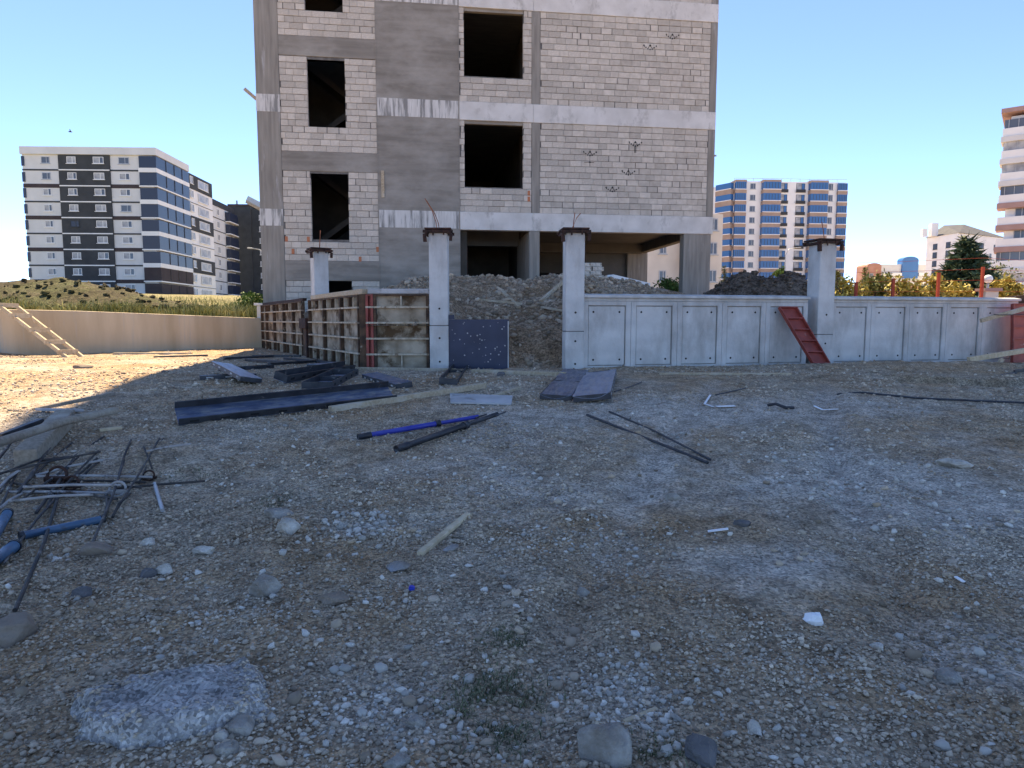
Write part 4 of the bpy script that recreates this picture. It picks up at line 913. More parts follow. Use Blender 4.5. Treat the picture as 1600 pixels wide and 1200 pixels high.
tag(gridmesh('cement_lump', LX, LYY, LZ, soil('cement_crust', (.40, .385, .37), (.50, .485, .47), (.55, .54, .52), .7, 1.2)), 'large flat blue grey cement lump at the lower left', 'cement lump')
k = RNG.integers(0, n, (900, 2)); k = k[(ed[k[:, 0], k[:, 1]] < .35)]
stuff(link('fine_gravel', stones('fine_gravel', np.stack([LX[k[:, 0], k[:, 1]], LYY[k[:, 0], k[:, 1]], LZ[k[:, 0], k[:, 1]]], -1), RNG.uniform(.004, .011, len(k)), M['gravel'])), 'fine gravel lying round the large cement lump', 'gravel')
rock((948, 1180), 95, M['rock'], 'square grey rock at the bottom edge right of centre', .7, 4, .8, .35, cuts=5)
rock((1100, 1180), 56, M['darkrock'], 'dark blue grey rock at the bottom edge right of the square one', .8, 5, .9, .3, cuts=5)
rock((412, 928), 52, M['rock'], 'upright pointed grey rock left of centre', .8, 7, .8, .25, cuts=5, rz=.6)
rock((449, 829), 46, M['palerock'], 'pale rounded stone above the pointed grey rock', .6, 8, .8, .3)
rock((432, 804), 46, M['rock'], 'flat grey stone behind the pale rounded stone', .4, 10, .7, .3)
rock((318, 863), 36, M['palerock'], 'pale stone right of the tangle of bars', .6, 11, .7, .3, cuts=4)
rock((257, 895), 26, M['palerock'], 'small pale angular stone touching a dark one on the left', .8, 12, .8, .3, cuts=4)
rock((232, 899), 28, M['darkrock'], 'small dark stone touching a pale angular one on the left', .6, 13, .7, .3)
rock((233, 850), 24, M['palerock'], 'small pale stone below the light blue pipe', .6, 14, .9, .3, cuts=5)
rock((150, 864), 44, M['brownrock'], 'brown clod below the light blue pipe', .6, 16, .8, .35)
rock((130, 930), 28, M['darkrock'], 'dark clod in the gravel on the left', .6, 17, .8, .35)
rock((18, 995), 60, M['brownrock'], 'brown clod at the left edge of the photo', .8, 18, .9, .3)
rock((375, 1140), 52, M['rock'], 'grey stone at the right end of the large cement lump', .6, 19, .8, .3, cuts=4)
rock((345, 1155), 26, M['palerock'], 'pale pebble below the large cement lump', .7, 20, .8, .3)
rock((350, 1175), 40, M['rock'], 'grey stone at the bottom below the large cement lump', .6, 21, .8, .3, cuts=4)
rock((651, 1133), 34, M['rock'], 'pale blue grey stone left of the green weeds', .7, 23, .8, .3, cuts=4)
rock((620, 1195), 40, M['rock'], 'blue grey stone at the bottom edge left of the weeds', .6, 25, .8, .3)
rock((623, 889), 44, M['bluerock'], 'flat cement lump below the wooden stake', .35, 26, .6, .3)
rock((706, 858), 26, M['bluerock'], 'small cement lump touching the wooden stake', .5, 28, .7, .3)
rock((909, 929), 25, M['rock'], 'grey stone alone right of centre', .7, 29, .8, .3, cuts=4)
rock((1051, 779), 28, M['rock'], 'flat grey stone below the black rods', .5, 31, .6, .3)
rock((1492, 727), 44, M['palerock'], 'pale flat lump at the right of the yard', .35, 33, .7, .2)
rock((1480, 1063), 42, M['rock'], 'grey stone near the lower right corner', .5, 34, .7, .35)
rock((1371, 1012), 17, M['palerock'], 'small upright pale stone at the lower right', .8, 36, 1.2, .3)
rock((1178, 1142), 26, M['palerock'], 'small white stone right of the dark bottom rock', .7, 38, 1.2, .3, cuts=4)
rock((520, 938), 40, M['brownrock'], 'small brown clod right of the pointed grey rock', .6, 39, .7, .3)
rock((1160, 822), 26, M['darkrock'], 'dark stone beside the flat pale splinter', .6, 41, .8, .3)
rock((130, 575), 24, M['brownrock'], 'brown clod on the sunlit ground below the ladder', .4, 43, .8, .3)
rock((258, 582), 10, M['darkrock'], 'tiny dark stone on the edge of the sunlit ground', .7, 44, .8, .2)
rock((782, 588), 14, M['darkrock'], 'dark lump in front of the gateway', .9, 45, .9, .2)
rock((858, 476), 26, M['brownrock'], 'brown clod on the mound between the timber pieces', .8, 47, .9, .2)
for o in [o for o in COL.objects if o.get('label') == 'brown clod on the mound between the timber pieces']:
    Yq = mound_pt(858, 476); p = P(858, 476, Yq); o.location = (p.x, p.y - .05, float(fillz(p.x, p.y)) + .05); o.scale = (1.6,) * 3
# crumpled white bag, blue cap
rock((1272, 973), 36, M['plastic'], 'crumpled white plastic bag lying on the gravel at the right', .7, 49, .9, .3, 'plastic_bag', 6, 'plastic bag', amp=.7)
c_ = G(643, 921); t = MB().tube([(0, 0, .002), (0, .004, .016), (0, .005, .018)], [.016, .016, .013], 14).build('bottle_cap', M['cap']); t.location = c_; t.rotation_euler = (.5, .2, 0); tag(t, 'bright blue plastic bottle cap on the gravel', 'bottle cap')
# weeds
def weeds(px, rx, ry, n, h, lab):
    c_ = G(*px); x = c_.x + RNG.normal(0, rx, n); y = c_.y + RNG.normal(0, ry, n)
    k = fbm(x * 9, y * 9, 2, 170) > -.12; x, y = x[k], y[k]
    stuff(blades('weeds', x, y, gh(x, y), RNG.uniform(.3, 1, len(x)) * h * .7, M['weed'], .0026, 2.2), lab, 'weeds')
weeds((780, 1110), .085, .12, 1500, .045, 'low grey green weeds in the foreground centre')
weeds((790, 1000), .06, .07, 400, .03, 'thin dark weeds above the main weed patch')
weeds((1030, 1185), .05, .05, 260, .035, 'weed tuft between the two bottom rocks')
weeds((440, 785), .12, .1, 380, .03, 'sparse weeds right of the tangle of bars')
weeds((300, 748), .15, .1, 300, .03, 'sparse weeds at the end of the tangle of bars')

# ================================================================== BACKGROUND BUILDINGS
_wm = {}
def winmesh(w, h, kind):
    key = (round(w, 2), round(h, 2), kind)
    if key not in _wm:
        mb = MB(); f = .09
        mb.box(-w / 2, w / 2, -.06, .05, 0, f); mb.box(-w / 2, w / 2, -.06, .05, h - f, h); mb.box(-w / 2, -w / 2 + f, -.06, .05, f, h - f); mb.box(w / 2 - f, w / 2, -.06, .05, f, h - f)
        mb.box(w * .12 - .05, w * .12 + .05, -.05, .05, f, h - f)
        mb.box(-w / 2 - .15, w / 2 + .15, -.16, -.061, -.12, -.02)
        mb.cm = 1; mb.box(-w / 2 + f, w * .12 - .05, -.015, .05, f, h - f); mb.cm = 2; mb.box(w * .12 + .05, w / 2 - f, -.015, .05, f, h - f)
        fm, a, b = {'grey': ('galv', 'glass', 'glass'), 'cur': ('white', 'curtain', 'glass'), 'dark': ('charcoal', 'nglass', 'nglass'), 'lit': ('white', 'curtain', 'curtain'), 'blue': ('charcoal', 'curtain', 'bglass')}[kind]
        _wm[key] = mb.mesh('window', [M[fm], M[a], M[b]])
    return _wm[key]
def win(t, s, d, z, w, h, kind, face='front'):
    o = link('window', winmesh(w, h, kind), t, (s, d, z))
    if face == 'right': o.rotation_euler = (0, 0, math.pi / 2)
    if face == 'left': o.rotation_euler = (0, 0, -math.pi / 2)
    return o
def pt(t, name, m, *bx):
    mb = MB()
    for b in bx: mb.box(*b)
    o = mb.build(name, M[m], t)
    if len(bx) > 1: o['kind'] = 'stuff'
    return o
RW_ = random.Random(9)
# ---- left: white and charcoal apartment block (local x along the front, y back)
cl = P(33, 237, 132.5); cr = P(237, 232, 130.0); La = math.radians(2.5); LL = 23.6
zb = 2.0; H = cr.z - zb
A = thing('apartment_block', 'white and charcoal apartment block with glazed corner balconies on the left', 'building', (cr.x - LL * math.cos(La), cr.y - LL * math.sin(La), zb), La)
pt(A, 'wall', 'offwhite', (0, LL, 0, 14.2, 0, H))
fz = [P(237, 267 + 24.7 * k, 130).z - zb for k in range(9)]
pt(A, 'charcoal_bay', 'charcoal', (6.6, 15.9, -.25, .5, 0, H - 1.35))
for k, z in enumerate(fz):
    th = .35 if k % 2 else .14
    for q_ in ((-.06, 6.59, -.07, .2, z - th, z + th), (15.91, 21.2, -.07, .2, z - th, z + th)): pt(A, 'floor_band', 'brownband' if k % 2 else 'charcoal', q_)
    pt(A, 'floor_band', 'white', (6.65, 15.85, -.32, -.251, z - .11, z + .10))
    for s, w, kd, d in ((4.2, 1.5, 'grey' if k < 2 else 'cur', 0), (9.0, 1.6, RW_.choice(('cur', 'lit', 'dark')), -.25), (13.9, 1.9, RW_.choice(('lit', 'cur')), -.25), (18.4, 1.9, RW_.choice(('cur', 'grey', 'cur')), 0)):
        win(A, s, d - .01, z + 1.2, w, 1.2, kd)
    pt(A, 'corner_glazing', 'nglass', (-.12, .4, -.12, 2.0, z + .7, z + 2.45))
    # glazed balcony round the right corner
    b = pt(A, 'balcony', 'white', (21.2, LL + .9, -.5, 13.9, z - .35, z + .45) if k not in (1, 3, 5, 7) else (21.2, LL + .9, -.5, 13.9, z - .12, z + .12))
    pt(b, 'glazing', 'nglass' if k < 7 else 'brownband', (21.3, LL + .85, -.4, 13.85, z + (.451 if k % 2 == 0 else .121), z + (2.6 if k % 2 == 0 else 2.69)))
    pt(b, 'mullion', 'charcoal', *[(LL + .86, LL + .93, y, y + .12, z + .46, z + 2.58) for y in (3.5, 7.0, 10.5)])
pt(A, 'cornice', 'offwhite', (-.1, LL + .9, -.5, 14.0, H - 1.3, H + .05))
# stair section behind, alternate white and charcoal storeys
pt(A, 'rear_wing', 'white', (LL - 9, LL + .2, 14.21, 27.5, 0, H - 1.4))
for k, z in enumerate(fz):
    if k in (0, 3, 6): pt(A, 'charcoal_storey', 'charcoal', (LL, LL + .3, 14.3, 27.4, z - .1, z + 2.9))
    pt(A, 'floor_line', 'charcoal', (LL + .1, LL + .33, 14.25, 27.45, z - .18, z - .1))
    win(A, LL + .33, 16.3, z + .9, 1.5, 1.5, 'cur', 'right'); win(A, LL + .33, 22.3, z + .6, 5.4, 1.7, 'lit', 'right')
# ---- second block behind it, charcoal tower
c2 = P(328, 307, 163); t2 = P(358, 320, 176); zz2 = 2.5
A2 = thing('apartment_block', 'charcoal apartment tower with a white flank beside the unfinished building', 'building', (c2.x, c2.y, zz2), math.atan2(t2.y - c2.y, t2.x - c2.x) - math.pi / 2 + .0)
H2 = P(340, 315, 165).z - zz2
pt(A2, 'wall', 'offwhite', (-9, 0, 0, 16, 0, H2 - .8)); pt(A2, 'parapet', 'charcoal', (-9.1, .12, -.1, 16.1, H2 - .79, H2 + .6))
for k in range(10):
    z = H2 - 3.6 - 3.02 * k
    pt(A2, 'floor_line', 'charcoal', (-8.9, .07, -.07, 15, z - .1, z + .1)); win(A2, .05, 4.5, z + .8, 1.7, 1.5, 'cur', 'right')
    bb_ = pt(A2, 'balcony', 'white', (.08, 1.3, 9.5, 15.8, z - .12, z + .1)); pt(bb_, 'glazing', 'nglass', (.1, 1.2, 9.6, 15.7, z + .101, z + 2.3))
q0 = P(357, 322, 181); zt = q0.z - zz2
A3 = thing('apartment_tower', 'tall plain charcoal tower touching the left edge of the unfinished building', 'building', (q0.x, 181, zz2), .05)
pt(A3, 'wall', 'charcoal', (0, 5.6, 0, 14, 0, zt), (5.61, 14, .8, 14, 0, zt - .6), ); pt(A3, 'parapet', 'brownband', (-.2, 5.8, -.2, 14, zt + .002, zt + .5))
for k in range(10): win(A3, 8.2, .79, zt - 3.4 - 3.02 * k, 1.4, 1.3, 'cur')
pt(A3, 'chimney', 'galv', (.9, 1.3, 3, 3.4, zt + .5, zt + 2)); MB().bar((4.5, 1, zt + 2.2), (9.5, 1, zt - .4), 1.5, .3, (0, 1, 0)).build('solar_panel', M['galv'], A3)

# ---- right: white block with blue glazed balconies
Yb = 187.0
def bpx(x, y, Y=Yb): return P(x, y, Y)
o0 = bpx(1163, 283); z0 = 1.0
ang_ = math.radians(4)
Bb = thing('apartment_block', 'white and taupe apartment block with rows of blue glazed balconies', 'building', (o0.x, Yb, z0), ang_)
HB = o0.z - z0
def sx_(px): return (bpx(px, 283).x - o0.x) / math.cos(ang_)
S_ = {k: sx_(k) for k in (1130, 1147, 1165, 1190, 1219, 1266, 1295, 1313, 1329)}
e0, e1 = S_[1147], S_[1329]
pt(Bb, 'wall', 'white', (e0, e1, 0, 16, 0, HB))
pt(Bb, 'parapet_rail', 'galv', (e0, e1, -.1, .0, HB + .7, HB + .8), *[(e0 + i * 2.6, e0 + i * 2.6 + .08, -.1, .0, HB + .003, HB + .7) for i in range(12)])
# left flank, turned away
mb = MB(); w0 = (e0, 0.0); w1 = (e0 - 6.5, 10.5); mb.add([(w0[0], w0[1], 0), (w1[0], w1[1], 0), (w1[0] + 4, w1[1] + 4, 0), (w0[0] + .5, 8, 0), (w0[0], w0[1], HB - .6), (w1[0], w1[1], HB - .6), (w1[0] + 4, w1[1] + 4, HB - .6), (w0[0] + .5, 8, HB - .6)], [(0, 4, 5, 1), (1, 5, 6, 2), (2, 6, 7, 3), (4, 7, 6, 5), (0, 3, 7, 4)])
mb.build('flank_wall', M['white'], Bb)
flang = math.atan2(w0[1] - w1[1], w0[0] - w1[0])
NF = 11
for k in range(NF):
    z = HB - 2.95 - 3.0 * k
    if z < -.5: break
    bay = []
    for (a, b, dep) in ((S_[1147], S_[1165], 1.0), (S_[1190], S_[1219], 1.5), (S_[1266], S_[1295], 1.5), (S_[1313], S_[1329], .7)):
        bal = pt(Bb, 'balcony', 'taupe', (a, b, -dep, -.003, z - .38, z + .55)); pt(bal, 'glazing', 'bglass', (a + .1, b - .1, -dep - .02, -.003, z + .75, z + 2.61)); pt(bal, 'rail', 'white', (a - .05, b + .05, -dep - .12, -dep - .021, z + .56, z + .74))
        pt(bal, 'mullion', 'charcoal', *[(a + (b - a) * i / 6 - .05, a + (b - a) * i / 6 + .05, -dep - .06, -dep - .021, z + .96, z + 2.43) for i in range(1, 6)])
    # angled corner balcony on the left flank
    cb = MB(); dx_, dy_ = math.cos(flang), math.sin(flang); nx_, ny_ = dy_, -dx_
    def fl(mbx, s0, s1, d0, d1, za, zb_):
        p = [(w0[0] - dx_ * s + nx_ * d, w0[1] - dy_ * s + ny_ * d) for s, d in ((s0, d0), (s1, d0), (s1, d1), (s0, d1))]
        mbx.add([(x_, y_, za) for x_, y_ in p] + [(x_, y_, zb_) for x_, y_ in p], [(0, 1, 2, 3), (4, 7, 6, 5), (0, 4, 5, 1), (1, 5, 6, 2), (2, 6, 7, 3), (3, 7, 4, 0)]); return mbx
    bal = fl(MB(), 0, 5.2, .003, 1.2, z - .55, z + .75).build('balcony', M['taupe'], Bb)
    fl(MB(), .1, 5.1, .003, 1.22, z + .95, z + 2.44).build('glazing', M['bglass'], bal); fl(MB(), 0, 5.3, 1.221, 1.32, z + .76, z + .94).build('rail', M['white'], bal)
    o = win(Bb, w0[0] - dx_ * 9 + nx_ * .02, w0[1] - dy_ * 9 + ny_ * .02, z + .6, 1.5, 1.6, 'grey'); o.rotation_euler = (0, 0, flang)
    for px, w, h, kd in ((1177, 1.5, 1.5, 'grey'), (1226, 2.3, 2.3, 'blue'), (1254, 2.4, 2.3, 'blue'), (1303, 1.3, 1.7, 'grey')):
        win(Bb, sx_(px), -.01, z + (.9 if w < 2 else .25), w, h, kd)
        if w > 2: pt(Bb, 'juliet_rail', 'charcoal', (sx_(px) - 1.3, sx_(px) + 1.3, -.35, -.2, z + .1, z + .9))
for (a, b, dep) in ((S_[1190], S_[1219], 1.5), (S_[1266], S_[1295], 1.5), (S_[1147], S_[1165], 1.0)): pt(Bb, 'roof_bay', 'taupe', (a, b, -dep, 3, HB - .5, HB + .2))

# ---- white apartment house with grey roof, farther right
Yc = 235.0; c0 = P(1448, 376, Yc + 14); c1 = P(1497, 364, Yc); c2_ = P(1575, 364, Yc + 16)
def wallrun(t, name, m, p, q_, z0_, z1_, th=.4):
    MB().bar(Vector((p[0], p[1], (z0_ + z1_) / 2)), Vector((q_[0], q_[1], (z0_ + z1_) / 2)), th, z1_ - z0_).build(name, M[m], t)
Cc = thing('apartment_house', 'white apartment house with a grey roof behind the spruce', 'building', (c1.x, Yc, 1.0), 0)
hc = c1.z - 1.0
pa = (c0.x - c1.x, 14.0); pb = (0., 0.); pc = (c2_.x - c1.x, 16.0)
def poly(t, name, m, pts, za, zb_):
    n_ = len(pts); MB().add([(x_, y_, za) for x_, y_ in pts] + [(x_, y_, zb_) for x_, y_ in pts], [tuple(reversed(range(n_))), tuple(range(n_, 2 * n_))] + [(i, (i + 1) % n_, n_ + (i + 1) % n_, n_ + i) for i in range(n_)]).build(name, M[m], t)
poly(Cc, 'wall', 'white', [pb, pc, (pc[0] - 6, 34), pa], 0, hc)
rfm = MB(); rfm.add([(pa[0] - .6, pa[1], hc), (0, -.8, hc), (pc[0] + .5, pc[1], hc), (pc[0] - 5, 34, hc), (4.5, 15, hc + 4.6), (15, 20, hc + 5.6)], [(0, 1, 4), (1, 2, 5, 4), (2, 3, 5), (3, 0, 4, 5), (3, 2, 1, 0)]); rfm.build('roof', M['greyroof'], Cc)
pt(Cc, 'chimney', 'white', (-3.5, -1.2, 9, 11, hc, hc + 4.6), (-6, -4.4, 10, 11.4, hc, hc + 2.8))
def facewins(t, p, q_, ks, z_list, w, h, kd):
    an = math.atan2(q_[1] - p[1], q_[0] - p[0]); n_ = (math.sin(an), -math.cos(an))
    for k in ks:
        for z in z_list: o = win(t, p[0] + (q_[0] - p[0]) * k + n_[0] * .03, p[1] + (q_[1] - p[1]) * k + n_[1] * .03, z, w, h, kd); o.rotation_euler = (0, 0, an)
zl = [hc - 4.6 - 3.0 * i for i in range(7)]
facewins(Cc, pa, pb, (.3, .72), zl, 2.0, 2.0, 'dark'); facewins(Cc, pb, pc, (.42, .66, .88), zl[1:], 1.3, 1.7, 'grey')
facewins(Cc, pb, pc, (.45, .78), zl[:1], 4.0, 1.9, 'dark')
# ---- far building with the blue arched glass
Yd = 270.0; d0 = P(1353, 411, Yd); D_ = thing('distant_block', 'distant block with a blue arched glass front above the bushes', 'building', (d0.x, Yd, 1.0)); hd = d0.z - 1.0
xx = lambda px: P(px, 420, Yd).x - d0.x
pt(D_, 'wall', 'offwhite', (xx(1376), xx(1448), 0, 12, 0, hd - .5))
for i in range(5): pt(D_, 'balcony', 'white' if i < 3 else 'brickred', (xx(1378), xx(1407), -1.2, -.003, hd - 5.0 - 3.1 * i, hd - 3.9 - 3.1 * i), (xx(1434), xx(1447), -1.2, -.003, hd - 5.0 - 3.1 * i, hd - 3.9 - 3.1 * i))
arc = lambda x0_, x1_, zb_, zt_, n_=12: [(x0_, zb_), (x1_, zb_)] + [((x0_ + x1_) / 2 + (x1_ - x0_) / 2 * math.cos(math.pi * i / n_), zt_ - (x1_ - x0_) * .22 + (x1_ - x0_) * .22 * math.sin(math.pi * i / n_)) for i in range(n_ + 1)]
def archp(t, name, m, pr, y0_, y1_):
    n_ = len(pr); MB().add([(a, y0_, b) for a, b in pr] + [(a, y1_, b) for a, b in pr], [tuple(range(n_)), tuple(reversed(range(n_, 2 * n_)))] + [(i, n_ + i, n_ + (i + 1) % n_, (i + 1) % n_) for i in range(n_)]).build(name, M[m], t)
archp(D_, 'arched_glass', 'aglass', arc(xx(1408), xx(1433), hd - 6.0, P(1420, 401, Yd).z - 1.0), -.8, 3)
archp(D_, 'terracotta_gable', 'brickred', arc(xx(1354), xx(1376), 0, hd), -.5, 8)
for i in range(5): win(D_, xx(1361), -.52, hd - 5.5 - 3.1 * i, 1.4, 1.5, 'grey')
pt(D_, 'lower_storeys', 'brickred', (xx(1380), xx(1446), -.6, -.003, 0, hd - 9))
# ---- tower at the right edge with maroon bands
Yt = 98.0; e0_ = P(1569, 176, Yt); Tt = thing('apartment_tower', 'white balconied tower with maroon bands cut off by the right edge', 'building', (e0_.x, Yt, 1.0), math.radians(-38)); ht = e0_.z - 1.0
pt(Tt, 'wall', 'white', (.8, 22, 1.2, 16, 0, ht - .4)); pt(Tt, 'cornice', 'maroon', (-.3, 22, -.3, 16, ht - .1, ht + .5))
for k in range(9):
    z = ht - 3.05 * (k + 1)
    b = pt(Tt, 'balcony', 'white', (0, 22, 0, 3, z - .25, z + .85))
    pt(b, 'band', 'maroon' if k in (3, 4, 5) else 'offwhite', (-.15, 22, -.15, 3.1, z - 1.0, z - .251))
    if k not in (4, 5): pt(b, 'glazing', 'curtain' if k % 3 else 'glass', (.15, 22, .2, 3, z + .851, z + 2.04)); pt(b, 'mullion', 'galv', *[(i * 1.1 + .6, i * 1.1 + .68, .12, .199, z + .86, z + 2.03) for i in range(8)])
    else: win(Tt, 2.6, 1.18, z + .9, 1.3, 1.2, 'grey')
# ---- beige house seen through the open ground floor
Yh = 75.0; h0 = P(1005, 388, Yh); Hh = thing('beige_house', 'beige house seen through the open ground floor', 'building', (h0.x, Yh, 1.0), .12)
pt(Hh, 'wall', 'beige', (-4, 9, 0, 9, 0, 12)); pt(Hh, 'bay', 'taupe', (4.2, 6.6, -.9, -.003, 3.2, 12))
for z in (1.6, 4.6, 7.6, 10.2): win(Hh, 5.4, -.92, z + .2, 1.7, 1.5, 'cur'); win(Hh, 2.2, -.02, z, .8, 1.2, 'grey'); win(Hh, 7.8, -.02, z, 1.2, 1.3, 'grey'); pt(Hh, 'balcony_rail', 'white', (4.0, 6.8, -1.0, -.901, z - .5, z - .3))

# ================================================================== VEGETATION, FENCE, LAMPS
def crown_mesh(name, clumps, n, leaf, m, seed):
    R = np.random.default_rng(seed); ws = np.array([c[1][0] * c[1][1] * c[1][2] for c in clumps]); idx = R.choice(len(clumps), n, p=ws / ws.sum())
    C = np.array([c[0] for c in clumps])[idx]; S = np.array([c[1] for c in clumps])[idx]
    v = R.normal(0, 1, (n, 3)); v /= np.linalg.norm(v, axis=1)[:, None]; v *= (R.random(n) ** .45)[:, None] * (1 + R.normal(0, .12, n))[:, None]
    p = C + v * S; a = R.normal(0, 1, (n, 3)); a /= np.linalg.norm(a, axis=1)[:, None]; b = np.cross(a, R.normal(0, 1, (n, 3))); b /= np.linalg.norm(b, axis=1)[:, None]
    l = leaf * R.uniform(.6, 1.4, n)[:, None]
    V = np.stack([p - a * l, p + b * l * .45, p + a * l, p - b * l * .45], 1).reshape(-1, 3)
    return rawmesh(name, V, np.arange(n * 4).reshape(n, 4), m, 4)
def bush(px, y_top, Y, wpx, ground, label, m='gold', name='bush', group=None, n=900, leaf=.07, cat='bush', extra=None):
    c = P(px, y_top, Y); w = wpx * Y / F; h = c.z - ground; R = random.Random(int(px * 7))
    t = thing(name, label, cat, (c.x, Y, ground), 0, group)
    cl_ = []
    for i in range(9):
        r = R.uniform(.22, .36) * w; cl_.append(((R.uniform(-.36, .36) * w, R.uniform(-.3, .3) * w, R.uniform(.3, .85) * h), (r, r, r * .8)))
    cl_.append(((0, 0, h * .8), (w * .2, w * .2, h * .2)))
    link('crown', crown_mesh('crown', cl_, n, leaf, M[m], int(px)), t)
    mb = MB()
    for i in range(5): mb.tube([(0, 0, -.1), (R.uniform(-.1, .1) * w, R.uniform(-.1, .1) * w, h * .35), (R.uniform(-.35, .35) * w, R.uniform(-.3, .3) * w, h * .75)], [.05 * w ** .5, .03 * w ** .5, .01], 6)
    mb.build('trunk', M['bark'], t)
def conifer(px, y_top, Y, wpx, ground, label, m, n_l=26, cat='tree', dens=1.0):
    c = P(px, y_top, Y); h = c.z - ground; w = wpx * Y / F / 2; R = np.random.default_rng(int(px)); t = thing('spruce_tree', label, cat, (c.x, Y, ground), 0)
    MB().tube([(0, 0, -.1), (.02, 0, h * .5), (0, 0, h * .98)], [.05 + h * .012, .03 + h * .008, .01], 8).build('trunk', M['bark'], t)
    P0 = []; D0 = []; br = MB()
    for i in range(n_l):
        f = i / n_l; z = h * (.14 + .84 * f); L_ = w * (1 - f) ** 1.25 * (1.1 if i % 3 else .65) + .03
        nb = int(9 * dens * (1 - f * .5)) + 3
        for j in range(nb):
            a = R.uniform(0, 6.283); l = L_ * R.uniform(.65, 1.1); tip = np.array([math.cos(a) * l, math.sin(a) * l, z - l * R.uniform(.05, .42)]); root = np.array([0, 0, z])
            if l > .25: br.tube([root, (root + tip) / 2 - np.array([0, 0, .05 * l]), tip], [.012, .008, .003], 4, False)
            k = max(6, int(34 * dens * l / w)) if w > 0 else 6
            s = R.random(k) ** .7; pts = root + (tip - root) * s[:, None] + R.normal(0, .03 * w + .01, (k, 3)); P0.append(pts)
            d = (tip - root) / (l + 1e-6) + R.normal(0, .55, (k, 3)); D0.append(d / np.linalg.norm(d, axis=1)[:, None])
    if br.v: br.build('branches', M['bark'], t)
    p = np.concatenate(P0); d = np.concatenate(D0); n = len(p); l = (.09 * w + .05) * R.uniform(.6, 1.4, n)[:, None]
    s = np.cross(d, R.normal(0, 1, (n, 3))); s /= np.linalg.norm(s, axis=1)[:, None]
    V = np.stack([p - s * l * .2, p + s * l * .2, p + d * l * 1.6], 1).reshape(-1, 3)
    link('crown', rawmesh('crown', V, np.arange(n * 3).reshape(n, 3), M[m], 3), t)
GR = 1.5
conifer(1511, 369, 24, 165, GR, 'dark green spruce rising behind the wall on the right', 'needle', 30, dens=1.7)
conifer(1352, 414, 40, 34, GR, 'slim pale spruce left of the terracotta gable', 'leaf', 18, dens=.9)
conifer(1309, 420, 30, 50, GR, 'loose olive spruce just right of the lone tall post', 'leaf', 18, dens=.9)
conifer(1132, 412, 70, 40, 2.0, 'green spruce beside the corner of the unfinished building', 'needle', 18, dens=.9)
bush(1222, 415, 60, 22, 2.0, 'small green tree behind the dark soil heap', 'green', 'small_tree', None, 900, .18, 'tree')
for px, yt, Y, w, lab, mm in ((1322, 428, 19, 60, 'golden bush beside the lone tall post', 'gold'), (1368, 422, 20, 66, 'olive gold bush below the slim pale spruce', 'leaf'), (1415, 434, 19, 56, 'low golden bush below the blue arched glass', 'gold'),
                          (1462, 426, 20, 52, 'pale golden bush left of the dark spruce', 'gold'), (1494, 436, 18.5, 50, 'bright yellow bush at the foot of the dark spruce', 'gold'), (1577, 428, 19, 46, 'yellow bush near the right edge behind the wall', 'gold')):
    bush(px, yt, Y, w, GR, lab, mm, group='bushes behind the panelled wall')
bush(1522, 425, 25, 110, GR, 'wide brownish shrub around the foot of the dark spruce', 'leaf', n=3500, leaf=.06)
bush(1047, 432, 26, 50, 1.6, 'dark green bush at the right side of the open ground floor', 'green', n=1400, leaf=.06)
bush(392, 456, 27, 46, 1.7, 'green bush on the bank at the corner of the unfinished building', 'green', n=1800, leaf=.06)
# red fence
t = thing('red_fence', 'red fence posts with red wires behind the panelled wall', 'fence', (P(1430, 460, 16.5).x, 16.5, 1.5)); o_ = t.location
fp = [(1338, 437), (1396, 431), (1467, 422), (1536, 413)]
tops = []
for i, (px, yt) in enumerate(fp):
    Yf = 16.2 + .35 * i; p = P(px, yt + 4, Yf); MB().box(p.x - .03 - o_.x, p.x + .03 - o_.x, Yf - .03 - o_.y, Yf + .03 - o_.y, -.3, p.z - o_.z).build('fence_post', M['postred'], t); tops.append((p.x, Yf, p.z))
for k in range(5):
    MB().tube([(x_ - o_.x, y_ - o_.y, (.35 + .2 * k) + .12 * k * (z_ - 2.1)) for x_, y_, z_ in tops + [(tops[-1][0] + 2.5, 17.6, 2.5)]], .004, 5).build('fence_wire', M['postred'], t)
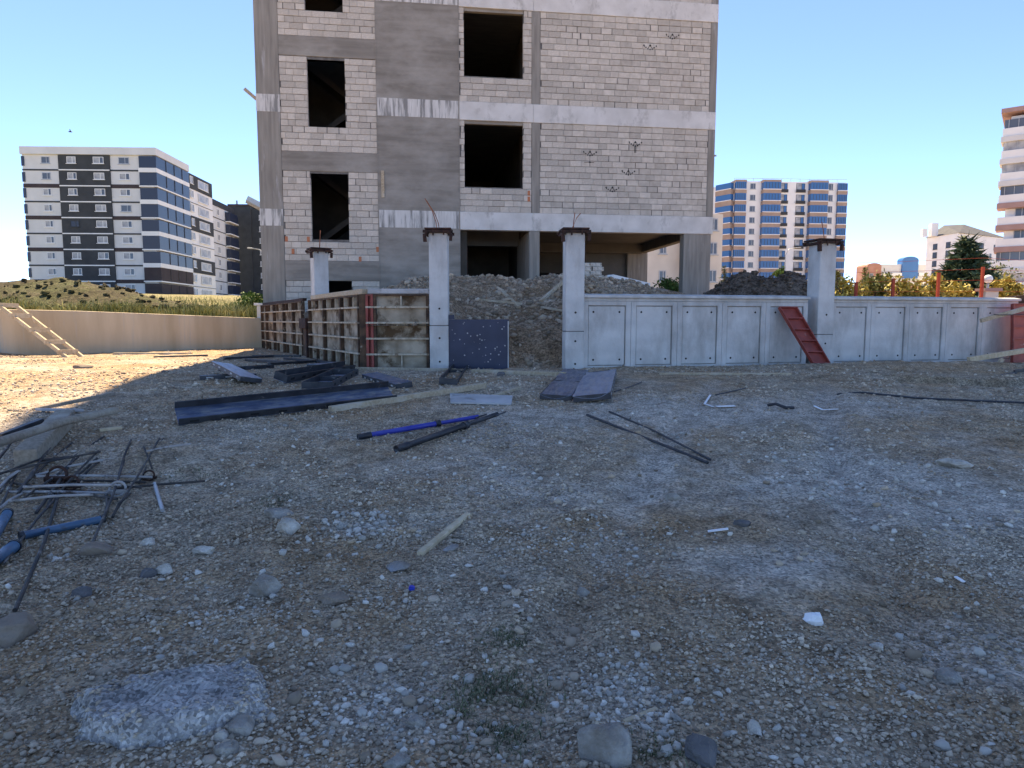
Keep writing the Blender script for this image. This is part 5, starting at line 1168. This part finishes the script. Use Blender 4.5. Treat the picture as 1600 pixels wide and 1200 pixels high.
# globe lamp
c_ = P(1544, 436, 18.0); t = thing('globe_lamp', 'white globe garden lamp on a short pier behind the wall', 'lamp', (c_.x, 18.0, 1.5))
bm = bmesh.new(); bmesh.ops.create_uvsphere(bm, u_segments=16, v_segments=12, radius=.11); me = bpy.data.meshes.new('globe'); bm.to_mesh(me); bm.free(); me.materials.append(M['lampwhite']); me.polygons.foreach_set('use_smooth', [True] * len(me.polygons)); link('globe', me, t, (0, 0, c_.z - 1.5))
MB().tube([(0, 0, 0), (0, 0, c_.z - 1.62)], .03, 8).build('stem', M['galv'], t); MB().box(-.14, .2, -.14, .14, -.2, c_.z - 1.5 - .32).build('pier', M['beige'], t); MB().box(-.2, .26, -.2, .2, c_.z - 1.5 - .319, c_.z - 1.5 - .24).build('pier_cap', M['maroon'], t)
# street lamps
def street_lamp(px, yt, Y, arm, label):
    p = P(px, yt, Y); t = thing('street_lamp', label, 'street lamp', (p.x, Y, 1.5)); h = p.z - 1.5
    MB().tube([(0, 0, -1), (0, 0, h * .9), (arm * .3, 0, h * .98), (arm, 0, h)], [.1, .07, .05, .04], 8).build('pole', M['galv'], t, 0, True); MB().bar((arm, 0, h), (arm * 1.5, 0, h + .02), .25, .1).build('lamp_head', M['galv'], t, .03)
street_lamp(1228, 387, 110, 1.6, 'slim street lamp in front of the blue balconied block')
street_lamp(411, 388, 60, -.9, 'street lamp peeping out beside the unfinished building')
# bird
p = P(110, 206, 60); t = tag(MB().tube([(-.16, 0, 0), (-.06, 0, .01), (.06, 0, .01), (.15, 0, .02)], [.015, .05, .05, .012], 8).add([(-.05, 0, .02), (.06, 0, .02), (.0, .28, .16), (-.04, .27, .16), (-.05, 0, .03), (.06, 0, .03), (.0, .28, .165), (-.04, .27, .165)], [(0, 1, 2, 3), (7, 6, 5, 4), (0, 4, 5, 1), (1, 5, 6, 2), (2, 6, 7, 3), (3, 7, 4, 0)]).add([(-.05, 0, .02), (.06, 0, .02), (.0, -.28, .16), (-.04, -.27, .16), (-.05, 0, .03), (.06, 0, .03), (.0, -.28, .165), (-.04, -.27, .165)], [(3, 2, 1, 0), (4, 5, 6, 7), (0, 4, 5, 1), (1, 5, 6, 2), (2, 6, 7, 3), (3, 7, 4, 0)]).build('bird', M['black']), 'tiny dark bird flying above the white and charcoal block', 'bird')
t.location = p; t.rotation_euler = (0, 0, .5)
